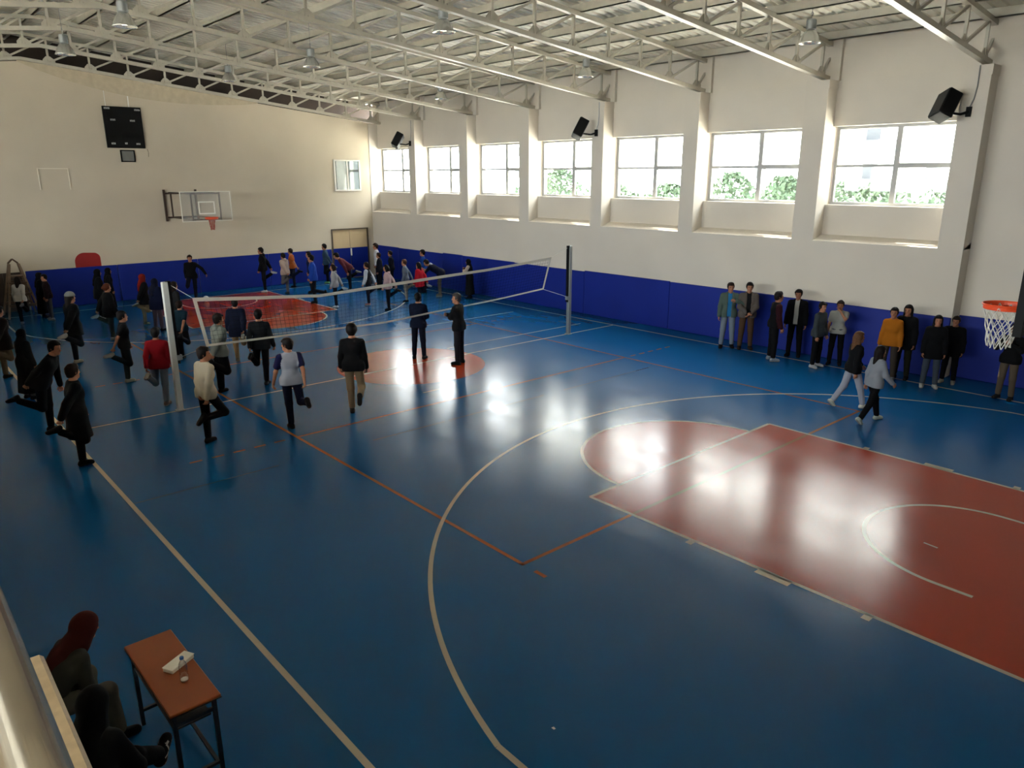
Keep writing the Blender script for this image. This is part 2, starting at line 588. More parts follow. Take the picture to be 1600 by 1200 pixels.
edges = [9.15, 5.0, 1.48, -2.0, -5.5, -8.6, -9.9, -13.2, -15.2]
nm = ['beneath the nearest window', 'beneath the second window from the camera', 'behind the far net post, left of a visible seam', 'beneath the fourth window from the camera',
      'beneath the fifth window from the camera', 'narrow one beneath the sixth window', 'beneath the sixth window, wider one', 'beside the far corner on the window wall']
for k in range(8):
    pad('wall_pad', edges[k + 1] + .008, edges[k] - .008, YW - .05, YW, 1.42 + 0.015 * ((k * 7) % 3 - 1), 'blue vinyl wall pad ' + nm[k], 0)
pad('wall_pad', 9.16, 13.0, YA - .05, YA, 1.42, 'blue vinyl wall pad behind the hanging basket net, right of last pilaster', 0)
fe = [-5.5, -2.6, 0.3, 3.2, 6.12]
nf = ['below the red panel', 'below the scoreboard', 'below the basketball hoop', 'left of the double door']
for k in range(4):
    b = MB()
    b.bevbox(XF, XF + .05, fe[k] + .008, fe[k + 1] - .008, 0.002, 1.335, 0.012)
    tag(b.build('wall_pad', M_PAD), 'blue vinyl wall pad on the far wall ' + nf[k], 'wall pad', 'blue wall pads')

# ------------------------------------------------------------------ roof: corrugated sheet, purlins, trusses
b = MB()
xs = []
x = -17.4
prof = []
while x < XR + .2:
    prof += [(x, 0), (x + .07, 0), (x + .09, .035), (x + .16, .035), (x + .18, 0)]
    x += .25
for (ya, yb) in ((9.87, RIDGE), (RIDGE, YL - .2)):
    o0 = len(b.v)
    vs = [(px, ya, zroof(ya) + pz) for px, pz in prof] + [(px, yb, zroof(yb) + pz) for px, pz in prof]
    n = len(prof)
    b.add(vs, [(k, k + 1, n + k + 1, n + k) for k in range(n - 1)])
CEIL = struct(b.build('ceiling', M_ROOF))
yy = 8.5
while yy > YL:
    b = MB()
    zz = zroof(yy) - 0.1
    b.box(-17.2, XR, yy - .03, yy + .03, zz - .09, zz + .09)
    b.box(-17.2, XR, yy - .03, yy + .09, zz - .09, zz - .075)
    b.build('purlin', M_STEEL, CEIL)
    yy -= 1.2

YN = [8.41 - 1.22 * k for k in range(21)]
tl = ['nearest the camera at the top right', 'second from the right over the nearest window', 'third from the right', 'fourth from the right, middle of the hall',
      'fifth from the right', 'sixth from the right', 'next to last before the far wall', 'against the far wall above the scoreboard']


def make_truss():
    root = empty('roof_truss', (0, 0, 0))
    for nm_, dz, w_, h_ in (('bottom_chord', 0.05, .13, .1), ('top_chord', DEPTH, .12, .1)):
        b = MB()
        ye = 8.95 if nm_ == 'top_chord' else 8.9
        for (ya, yb) in ((ye, RIDGE), (RIDGE, YL + .1)):
            b.beam((0, ya, zbot(ya) + dz), (0, yb, zbot(yb) + dz), w_, h_)
        b.build(nm_, M_STEEL, root)
    for k, y in enumerate(YN):
        z = zbot(y)
        b = MB(); b.beam((0, y, z + .1), (0, y, z + DEPTH - .05), .06, .06, up=(1, 0, 0)); b.build('web_post', M_STEEL, root)
        yt = y + 1.22 if k > 0 else 8.85
        y0 = y + .05
        zt = zbot(yt) + DEPTH - .06
        if k == 0:
            zt = z + .5
        b = MB(); b.beam((0, y0, z + .11), (0, yt - .04, zt), .055, .055); b.build('web_brace', M_STEEL, root)
        b = MB()
        b.add([(sx * .012, y + dy, z + dz) for sx in (-1, 1) for dy, dz in ((-.16, .09), (.2, .09), (.2, .16), (.06, .27), (-.06, .27), (-.16, .16))],
              [(0, 1, 2, 3, 4, 5), (11, 10, 9, 8, 7, 6)] + [(i, (i + 1) % 6, (i + 1) % 6 + 6, i + 6) for i in range(6)])
        b.build('gusset_plate', M_STEEL, root)
    return root


tr0 = make_truss()
for k, X in enumerate(TRX):
    t = tr0 if k == 0 else copy_tree(tr0)
    t.location = (X, 0, 0)
    tag(t, 'pale steel roof truss ' + tl[k], 'roof truss', 'roof trusses')
SKY, SUN, EXPO = 24.0, 50.0, 0.4
# ------------------------------------------------------------------ scoreboard and small panel
sb = empty('scoreboard', (XF, -1.73, 6.14))
b = MB(); b.bevbox(0.0, .09, -.63, .63, -.7, .7, .008); b.build('cabinet', M_BLACK, sb)
M_CAP = mat('caption_white', 'c9c9c4', 0.6)


def caption(y, z, n, wdt):
    """row of tiny block capitals"""
    b = MB()
    for k in range(n):
        yy = y - wdt / 2 + wdt * (k + .1) / n
        ww = wdt / n * .75
        b.box(.09, .093, yy, yy + ww * .3, z - .03, z + .03)
        b.box(.09, .093, yy + ww * .7, yy + ww, z - .03, z + .03)
        b.box(.09, .093, yy, yy + ww, z - .008 + (.022 if k % 2 else 0), z + .008 + (.022 if k % 2 else 0))
    b.build('caption', M_CAP, sb)


caption(-.49, .63, 5, .19); caption(.5, .61, 5, .19)
caption(-.34, .25, 4, .17); caption(.3, .24, 4, .17)
caption(-.42, -.55, 3, .14); caption(0, -.54, 2, .09); caption(.4, -.55, 3, .14)
for (y, z) in ((-.42, .44), (.42, .44), (-.25, .0), (.25, .0), (-.42, -.3), (.42, -.3), (0, -.3)):
    b = MB()
    b.box(.088, .0915, y - .12, y + .12, z - .12, z + .12)
    b.build('digit_window', M_BLACKS, sb)
tag(sb, 'large black electronic scoreboard high on the far wall', 'scoreboard')
for yy in (-2.23, -1.47):
    b = MB(); b.tube([(XF + .02, yy, 6.84), (XF + .02, yy, zbot(yy))], .012 if yy < -2 else .02, 6)
    tag(b.build('conduit', M_WHITEP), ('thin left' if yy < -2 else 'white right') + ' conduit rising from the scoreboard to the roof', 'conduit', 'scoreboard conduits')
pn = empty('display_panel', (XF, -1.72, 5.17))
b = MB()
for a in ((-.24, .24, .17, .21), (-.24, .24, -.21, -.17), (-.24, -.2, -.17, .17), (.2, .24, -.17, .17)):
    b.box(0, .05, *a)
b.build('frame', M_BLACK, pn)
b = MB(); b.box(0.005, .03, -.2, .2, -.17, .17); b.build('screen', mat('grille_grey', '6f6f69', 0.5, noise=.1, nscale=60), pn)
tag(pn, 'small dark framed grey panel mounted right below the scoreboard', 'panel')
b = MB(); b.tube([(XF + .02, -1.03, 5.42), (XF + .02, -1.0, 5.3), (XF + .02, -1.02, 5.15)], .006, 6)
tag(b.build('hanging_cord', M_BLACK), 'short loose cable hanging below right corner of the scoreboard', 'cable')

# ------------------------------------------------------------------ basketball hoops
M_BRN = mat('bracket_brown', '3a2a20', 0.5)
M_ACR = None


def acrylic():
    m = bpy.data.materials.new('acrylic')
    m.use_nodes = True
    nt = m.node_tree
    nt.nodes.remove(nt.nodes['Principled BSDF'])
    t = nt.nodes.new('ShaderNodeBsdfTransparent'); t.inputs['Color'].default_value = (.93, .93, .92, 1)
    g = nt.nodes.new('ShaderNodeBsdfGlossy'); g.inputs['Roughness'].default_value = .08
    d = nt.nodes.new('ShaderNodeBsdfDiffuse'); d.inputs['Color'].default_value = (.75, .74, .7, 1)
    m1 = nt.nodes.new('ShaderNodeMixShader'); m1.inputs[0].default_value = .12
    m2 = nt.nodes.new('ShaderNodeMixShader'); m2.inputs[0].default_value = .06
    nt.links.new(t.outputs[0], m1.inputs[1]); nt.links.new(d.outputs[0], m1.inputs[2])
    nt.links.new(m1.outputs[0], m2.inputs[1]); nt.links.new(g.outputs[0], m2.inputs[2])
    nt.links.new(m2.outputs[0], nt.nodes['Material Output'].inputs['Surface'])
    return m


M_ACR = acrylic()


def rim_parts(root, cx, cy, sgn, net_len, net_m, collapsed=False):
    b = MB()
    b.tube([(cx + .225 * math.cos(2 * PI * k / 40), cy + .225 * math.sin(2 * PI * k / 40), 3.05) for k in range(40)], .011, 8, closed=True)
    b.tube([(cx + .215 * math.cos(t), cy + .215 * math.sin(t), 3.0) for t in [2 * PI * k / 40 for k in range(40)]], .006, 6, closed=True)
    for k in range(40):
        t, t2 = 2 * PI * k / 40, 2 * PI * (k + 1) / 40
        b.add([(cx + .222 * math.cos(t), cy + .222 * math.sin(t), 3.05), (cx + .222 * math.cos(t2), cy + .222 * math.sin(t2), 3.05),
               (cx + .216 * math.cos(t2), cy + .216 * math.sin(t2), 3.0), (cx + .216 * math.cos(t), cy + .216 * math.sin(t), 3.0)], [(0, 1, 2, 3)])
    b.box(min(cx + sgn * .2, cx + sgn * .37), max(cx + sgn * .2, cx + sgn * .37), cy - .09, cy + .09, 3.0, 3.045)
    b.build('rim', M_RIM, root)
    b = MB()
    n = 12
    rows = 6
    for k in range(n):
        for dr in (1, -1):
            pts = []
            for j in range(rows + 1):
                t = 2 * PI * (k + dr * j * .5) / n
                f = j / rows
                r = .215 * (1 - .48 * f ** .7) * (.55 if collapsed else 1) + .012 * math.sin(k * 2.3 + j)
                pts.append((cx + r * math.cos(t), cy + r * math.sin(t), 3.02 - net_len * f + .01 * math.sin(k * 5.1 + j * 2)))
            b.tube(pts, .0055, 5)
    b.build('net', net_m, root)


hp = empty('basketball_hoop', (-12.8, 0, 0))
b = MB(); b.box(-.015, .0, -.9, .9, 2.9, 3.95); b.build('backboard', M_ACR, hp)
b = MB()
for a in ((-.9, -.87, 2.9, 3.95), (.87, .9, 2.9, 3.95)):
    b.box(.0, .008, *a)
for z in (2.9, 3.92):
    b.box(0, .008, -.87, .87, z, z + .03)
for a in ((-.295, -.25, 3.15, 3.6), (.25, .295, 3.15, 3.6), (-.25, .25, 3.555, 3.6), (-.25, .25, 3.15, 3.195)):
    b.box(0, .006, *a)
b.build('board_marking', mat('board_line', 'd6d2c6', 0.5), hp)
fx = XF + 12.8 + .06
b = MB()
for y in (-.66, .5):
    b.beam((fx, y, 2.82), (fx, y, 3.98), .07, .07, up=(1, 0, 0))
for y in (-.5, .4):
    b.beam((fx + .25, y, 2.95), (fx + .25, y, 3.86), .05, .05, up=(1, 0, 0))
for z in (2.96, 3.84):
    b.beam((fx, -.66, z), (fx, .5, z), .06, .06)
b.build('wall_frame', M_BRN, hp)
b = MB()
for y in (-.5, .5):
    b.beam((-.06, y, 2.93), (-.06, y, 3.93), .05, .05, up=(1, 0, 0))
for z in (2.97, 3.87):
    b.beam((-.06, -.5, z), (-.06, .5, z), .05, .05)
b.build('board_frame', M_BRN, hp)
for y in (-.48, .48):
    for z in (2.97, 3.87):
        b = MB(); b.beam((fx, y, z), (-.06, y, z), .05, .05); b.build('arm', M_BRN, hp)
rim_parts(hp, .375, 0, -1, .40, mat('net_red', '9c4a3c', .8), True)
tag(hp, 'wall-mounted basketball hoop with clear backboard on the far wall', 'basketball hoop')

NX = 12.66
hp = empty('basketball_hoop', (NX, 0, 0))
b = MB(); b.box(0, .02, -.9, .9, 2.9, 3.95); b.build('backboard', M_ACR, hp)
b = MB()
for a in ((-.93, -.88, 2.86, 3.97), (.88, .93, 2.86, 3.97)):
    b.box(-.03, .05, *a)
for z in (2.86, 3.93):
    b.box(-.03, .05, -.88, .88, z, z + .05)
b.build('board_frame', M_BLACK, hp)
b = MB()
for y in (-.5, .5):
    b.beam((.08, y, 2.9), (.08, y, 3.95), .05, .05, up=(1, 0, 0))
    for z in (2.97, 3.87):
        b.beam((.08, y, z), (XR - NX, y, z), .05, .05)
b.build('arm', M_BRN, hp)
rim_parts(hp, -.375, 0, 1, .47, M_NET)
tag(hp, 'basketball hoop with white net at the right edge of the picture', 'basketball hoop')

# ------------------------------------------------------------------ volleyball posts and net


def net_post(y, lean, label):
    root = empty('net_post', (0, y, 0))
    dy = lean
    b = MB(); b.beam((0, 0, 0), (0, dy, 2.55), .105, .105, up=(1, 0, 0)); b.build('post', M_GREYM if y > 0 else mat('post_grey', 'b9b9b4', 0.4, metal=.2), root, bevel=.012)
    s = 1 if y < 0 else -1
    b = MB(); b.beam((.0, s * .085 + dy * .37, .95), (0, s * .085 + dy, 2.56), .05, .06, up=(1, 0, 0)); b.build('tension_rail', M_BLACK, root)
    b = MB(); b.bevbox(-.08, .08, -.08, .08, 0, .02, .006); b.build('base_plate', M_GREYM, root)
    b = MB(); b.box(-.03, .05, s * .03 - .02, s * .03 + .1 * s + .02, 1.02, 1.12) if s > 0 else b.box(-.03, .05, -.13, .0, 1.02, 1.12); b.build('winch', M_GREYM, root)
    b = MB(); b.box(-.03, .03, dy + (s * .05 - .03), dy + (s * .05 + .03), 2.5, 2.56); b.build('pulley', M_BLACK, root)
    tag(root, label, 'net post', 'volleyball net posts')


net_post(-5.5, -.0, 'near volleyball net post, white-lit square steel with black rail')
net_post(5.49, -.0, 'far volleyball net post standing near the window wall')

nt = empty('volleyball_net', (0, 0, 0))


def ztop(y):
    pts = [(-5.05, 2.2), (-2.32, 1.98), (-.68, 2.05), (2.4, 2.15), (4.77, 2.28)]
    for (a, za), (b_, zb) in zip(pts, pts[1:]):
        if y <= b_:
            return za + (zb - za) * (y - a) / (b_ - a)
    return pts[-1][1]


def zlow(y):
    pts = [(-4.88, 1.2), (-.74, 1.13), (0, 1.17), (2.4, 1.28), (4.5, 1.41)]
    for (a, za), (b_, zb) in zip(pts, pts[1:]):
        if y <= b_:
            return za + (zb - za) * (y - a) / (b_ - a)
    return pts[-1][1]


def npt(f, g):
    y = -5.02 + f * (4.77 + 5.02)
    y2 = -4.86 + f * (4.48 + 4.86)
    return (0.015 * math.sin(f * 17), y * (1 - g) + y2 * g, ztop(y) * (1 - g) + zlow(y2) * g)


def band(g0, g1, name, m, n=40, th=.004):
    b = MB()
    for k in range(n):
        f0, f1 = k / n, (k + 1) / n
        p = [npt(f0, g0), npt(f1, g0), npt(f1, g1), npt(f0, g1)]
        b.add([(x - th, y, z) for x, y, z in p] + [(x + th, y, z) for x, y, z in p], [(0, 1, 2, 3), (7, 6, 5, 4), (0, 4, 5, 1), (3, 2, 6, 7)])
    b.build(name, m, nt)


M_TAPE = mat('net_tape', 'b4afa3', 0.7)
band(0, .075, 'top_band', M_TAPE)
band(.955, 1, 'bottom_band', M_TAPE)
for f0, f1 in ((0, .007), (.994, 1)):
    b = MB()
    for k in range(10):
        g0, g1 = k / 10, (k + 1) / 10
        p = [npt(f0, g0), npt(f1, g0), npt(f1, g1), npt(f0, g1)]
        b.add([(x - .004, y, z) for x, y, z in p] + [(x + .004, y, z) for x, y, z in p], [(0, 1, 2, 3), (7, 6, 5, 4), (0, 4, 7, 3), (1, 2, 6, 5)])
    b.build('side_band', M_TAPE, nt)
b = MB()
for k in range(1, 98):
    b.tube([npt(k / 98, .07), npt(k / 98, .96)], .0024, 4, caps=False)
for k in range(1, 10):
    b.tube([npt(j / 30, .07 + .89 * k / 10) for j in range(31)], .0024, 4, caps=False)
b.build('mesh', M_NETD, nt)
for (p0, p1) in (((0, -5.42, 2.5), npt(0, 0)), (npt(1, 0), (0, 5.4, 2.5)), (npt(1, 1), (0, 5.42, 1.1)), ((0, -5.44, 1.05), npt(0, 1))):
    b = MB(); b.tube([p0, p1], .005, 5); b.build('tie_cord', M_NET, nt)
tag(nt, 'sagging volleyball net with white tapes strung across the court', 'volleyball net')

# ------------------------------------------------------------------ wooden stand at the far left
st = empty('wooden_stand', (-14.2, -5.93, 0))
M_WOOD = mat('old_wood', '4a3322', 0.6, noise=.25, nscale=6)
for sx in (-1, 1):
    for sy in (-1, 1):
        b = MB(); b.beam((sx * .55, sy * .46, 0), (sx * .10, sy * .13, 1.72), .06, .05, up=(1, 0, 0)); b.build('leg', mat('pale_wood', '6b5542', 0.6, noise=.2, nscale=6), st)
for k, z in enumerate((.4, .75, 1.1)):
    f = z / 1.72
    wy, wx = .46 - .33 * f, .55 - .45 * f
    b = MB(); b.beam((wx, -wy, z), (wx, wy, z), .05, .09); b.build('rung', M_WOOD, st)
    b = MB(); b.beam((-wx, -wy, z), (-wx, wy, z), .05, .09); b.build('rung', M_WOOD, st)
b = MB(); b.bevbox(-.2, .2, -.2, .2, 1.3, 1.34, .006); b.build('seat', M_WOOD, st)
b = MB(); b.beam((-.16, -.14, 1.72), (-.16, 0, 1.86), .05, .05); b.beam((-.16, 0, 1.86), (-.16, .14, 1.72), .05, .05); b.build('top_frame', M_WOOD, st)
tag(st, 'tall wooden A-frame umpire stand at the far left edge', 'stand')

# ------------------------------------------------------------------ high-bay lamps
lampspots = [(-2.1, -5.0, 7.3, 'over the spectators side, middle of three in the left row'), (-7.2, -5.0, 7.35, 'left row, above the far key'), (-4.9, .4, 7.3, 'middle row, second from the camera'),
             (-9.9, .1, 7.35, 'middle row, farthest from the camera'), (1.5, .1, 7.3, 'middle row, large in the upper centre'), (-7.9, 6.9, 7.1, 'window row, farthest from the camera'),
             (-.3, 6.3, 7.1, 'window row, above the third pilaster'), (6.3, 6.1, 7.15, 'window row, above the second pilaster at upper right')]
lp0 = empty('ceiling_lamp')
b = MB(); b.lathe([(.0, .42), (.07, .42), (.085, .40), (.085, .25), (.06, .23), (.0, .23)], 20); b.build('ballast_housing', M_GREYM, lp0, smooth=False)
b = MB(); b.lathe([(.05, .24), (.09, .22), (.15, .12), (.185, .02), (.195, 0), (.187, 0), (.175, .02), (.14, .115), (.08, .205), (.03, .22)], 28); b.build('reflector', mat('reflector', 'c9c8c2', .25, metal=.75), lp0, smooth=True)
b = MB(); b.lathe([(0, .03), (.05, .035), (.07, .08), (.06, .15), (.0, .2)], 16); b.build('bulb', mat('bulb_lit', 'fff2dc', .3, emit=6.0), lp0, smooth=True)
b = MB(); b.tube([(0, 0, .42), (0, 0, .48), (.02, 0, .52), (0, 0, .56), (-.02, 0, .52), (0, 0, .48)], .008, 6); b.tube([(0, 0, .5), (0, 0, 1.15)], .006, 6); b.build('hook_rod', M_GREYM, lp0)
for k, (x, y, z, tx) in enumerate(lampspots):
    o = lp0 if k == 0 else copy_tree(lp0)
    o.location = (x, y, z)
    o.scale = (1.2, 1.2, 1.1)
    tag(o, 'bell-shaped metal ceiling lamp, ' + tx, 'ceiling lamp', 'high-bay ceiling lamps')

# ------------------------------------------------------------------ loudspeakers on the pilasters


def speaker(px, label, w_=.42, h_=.58):
    root = empty('loudspeaker', (px, YW + .0005, 5.75))
    b = MB()
    b.bevbox(-w_ / 2, w_ / 2, -.15, .15, -h_ / 2, h_ / 2, .02)
    o = b.build('cabinet', M_BLACK, root)
    o.location = (-.34, -.39, .12)
    o.rotation_euler = (rad(-28), rad(-16), rad(-38))
    b = MB(); b.bevbox(-w_ / 2 + .02, w_ / 2 - .02, -.162, -.15, -h_ / 2 + .02, h_ / 2 - .02, .004)
    g = b.build('grille', mat('speaker_grille', '1b1b1c', .6), root); g.location = o.location; g.rotation_euler = o.rotation_euler
    b = MB(); b.beam((0, -.035, 0), (-.12, -.14, -.05), .05, .05); b.beam((-.12, -.14, -.05), (-.3, -.33, -.02), .05, .05); b.box(-.05, .05, -.05, -.001, -.1, .1); b.build('bracket', M_BLACK, root)
    b = MB(); b.tube([(0, -.02, .08), (.06, -.016, .25), (.09, -.016, .5), (.085, -.016, .9)], .012, 6); b.build('cable', M_GREYM, root)
    tag(root, label, 'loudspeaker', 'loudspeakers on the pilasters')


speaker(8.84, 'black loudspeaker tilted on the pilaster right of the nearest window')
speaker(-1.66, 'black loudspeaker on the pilaster between third and fourth windows')
speaker(-12.0, 'black loudspeaker nearest the far corner beside the farthest window')

# ------------------------------------------------------------------ balcony and handrail under the camera
b = MB()
b.box(12.22, XR, YL, -9.72, 2.68, 2.92)
struct(b.build('floor_balcony', mat('balcony_tile', 'a08f78', .5, noise=.06, nscale=3)))
b = MB(); b.bevbox(12.2, XR, -9.73, -9.585, 2.66, 2.96, .012)
struct(b.build('trim_3', mat('stone_coping', 'a48d6c', .55, noise=.1, nscale=30)))
hr = empty('handrail', (12.3, -9.760, 2.92))
b = MB(); b.tube([(-.0, 0, .86), (XR - 12.3, 0, .86)], .032, 24); b.build('top_rail', M_CHROME, hr, smooth=True)
for x in (.1, 1.45, 2.9, 4.3):
    b = MB(); b.tube([(x, 0, 0.0), (x, 0, .84)], .02, 14); b.build('baluster', M_CHROME, hr, smooth=True)
b = MB(); b.tube([(0, .0, .45), (XR - 12.3, .0, .45)], .012, 12); b.build('mid_rail', M_CHROME, hr, smooth=True)
tag(hr, 'polished steel handrail crossing the lower left corner, close up', 'handrail')

# ------------------------------------------------------------------ school desk with things on it
dk = empty('school_desk', (9.32, -8.54, 0), rad(.6))
M_DESK = mat('desk_laminate', '8c4416', .45, noise=.06, nscale=4)
M_DLEG = mat('desk_steel', '15181f', .4)
b = MB(); b.bevbox(-.555, .555, -.185, .185, .73, .755, .006); b.build('desktop', M_DESK, dk)
b = MB(); b.box(-.557, .557, -.187, .187, .724, .7305); b.build('edge_band', mat('edge_dark', '1c130d', .5), dk)
for sx in (-1, 1):
    for sy in (-1, 1):
        b = MB(); b.beam((sx * .50, sy * .145, 0), (sx * .50, sy * .145, .725), .03, .03, up=(1, 0, 0)); b.build('leg', M_DLEG, dk)
    b = MB(); b.beam((sx * .5, -.145, .14), (sx * .5, .145, .14), .025, .025); b.build('crossbar', M_DLEG, dk)
    b = MB(); b.beam((sx * .5, -.145, .62), (sx * .5, .145, .62), .025, .025); b.build('crossbar', M_DLEG, dk)
b = MB(); b.box(-.48, .48, -.15, .12, .56, .575); b.build('under_shelf', mat('shelf_dark', '26221f', .5), dk)
b = MB(); b.beam((-.5, .12, .14), (.5, .12, .14), .025, .025); b.build('stretcher', M_DLEG, dk)
tag(dk, 'narrow orange-brown school desk with black steel legs', 'desk')
pb = empty('notebook', (9.31, -8.47, .755), rad(118))
b = MB(); b.bevbox(-.115, .115, -.05, .05, 0, .035, .006); b.build('page_block', mat('paper_white', 'd8d3c8', .7), pb)
b = MB(); b.bevbox(-.117, .117, -.052, .052, .035, .038, .001); b.build('cover', mat('cover_white', 'e0dbd0', .6), pb)
tag(pb, 'thick white folded papers lying on the school desk', 'papers')
bt = empty('water_bottle', (9.535, -8.5, .755))


def clearp():
    m = bpy.data.materials.new('clear_plastic')
    m.use_nodes = True
    n_ = m.node_tree
    n_.nodes.remove(n_.nodes['Principled BSDF'])
    t = n_.nodes.new('ShaderNodeBsdfTransparent'); t.inputs['Color'].default_value = (.93, .94, .95, 1)
    g = n_.nodes.new('ShaderNodeBsdfGlossy'); g.inputs['Roughness'].default_value = .08
    lw = n_.nodes.new('ShaderNodeLayerWeight'); lw.inputs['Blend'].default_value = .35
    mx = n_.nodes.new('ShaderNodeMixShader')
    n_.links.new(lw.outputs['Facing'], mx.inputs[0]); n_.links.new(t.outputs[0], mx.inputs[1]); n_.links.new(g.outputs[0], mx.inputs[2])
    n_.links.new(mx.outputs[0], n_.nodes['Material Output'].inputs['Surface'])
    return m


b = MB(); b.lathe([(0, .002), (.026, 0), (.031, .008), (.031, .05), (.028, .06), (.031, .07), (.031, .12), (.027, .15), (.014, .178), (.012, .19), (0, .19)], 20); b.build('bottle_body', clearp(), bt, smooth=True)
b = MB(); b.lathe([(0, .19), (.0155, .19), (.0155, .207), (.013, .21), (0, .21)], 16); b.build('cap', mat('cap_blue', '1f5fa8', .4), bt)
b = MB(); b.lathe([(0, .004), (.027, .004), (.028, .014), (0, .014)], 16); b.build('base', mat('base_white', 'e8e6e0', .4), bt)
tag(bt, 'small clear plastic water bottle with blue cap on the school desk', 'bottle')

# ------------------------------------------------------------------ chairs and bucket below the balcony


def chair(x, y, rz, label):
    root = empty('chair', (x, y, 0), rz)
    m = mat('chair_navy', '101831', .5)
    b = MB(); b.bevbox(-.2, .2, -.2, .2, .43, .46, .01); b.build('seat', m, root)
    b = MB(); b.bevbox(-.2, .2, -.235, -.21, .58, .84, .008); b.build('backrest', m, root)
    for sx in (-1, 1):
        b = MB(); b.tube([(sx * .18, .17, 0), (sx * .18, .17, .43)], .012, 8); b.build('leg', M_DLEG, root)
        b = MB(); b.tube([(sx * .18, -.24, 0), (sx * .18, -.2, .44), (sx * .18, -.222, .82)], .012, 8); b.build('leg', M_DLEG, root)
    tag(root, label, 'chair', 'chairs under the balcony')


chair(8.76, -9.42, rad(12), 'dark blue chair under the person with the dark red headscarf')
chair(10.14, -9.38, rad(48), 'dark blue chair under the seated person in black')
bk = empty('bucket', (9.36, -9.45, 0))
b = MB(); b.lathe([(0, .0), (.1, .0), (.125, .52), (.135, .52), (.135, .54), (.118, .54), (.095, .02), (0, .02)], 24); b.build('body', mat('bucket_red', '7c3a24', .5), bk, smooth=True)
tag(bk, 'reddish brown tall plastic bin between the two seated people', 'bin')
bl = MB()
bl.lathe([(.105 * math.sin(PI * k / 16), .105 - .105 * math.cos(PI * k / 16)) for k in range(17)], 24)
o = bl.build('ball', mat('ball_white', 'd8d6d0', .5), smooth=True); o.location = (-13.0, -.32, 0.003)
tag(o, 'white ball on the floor beside the far red key', 'ball')

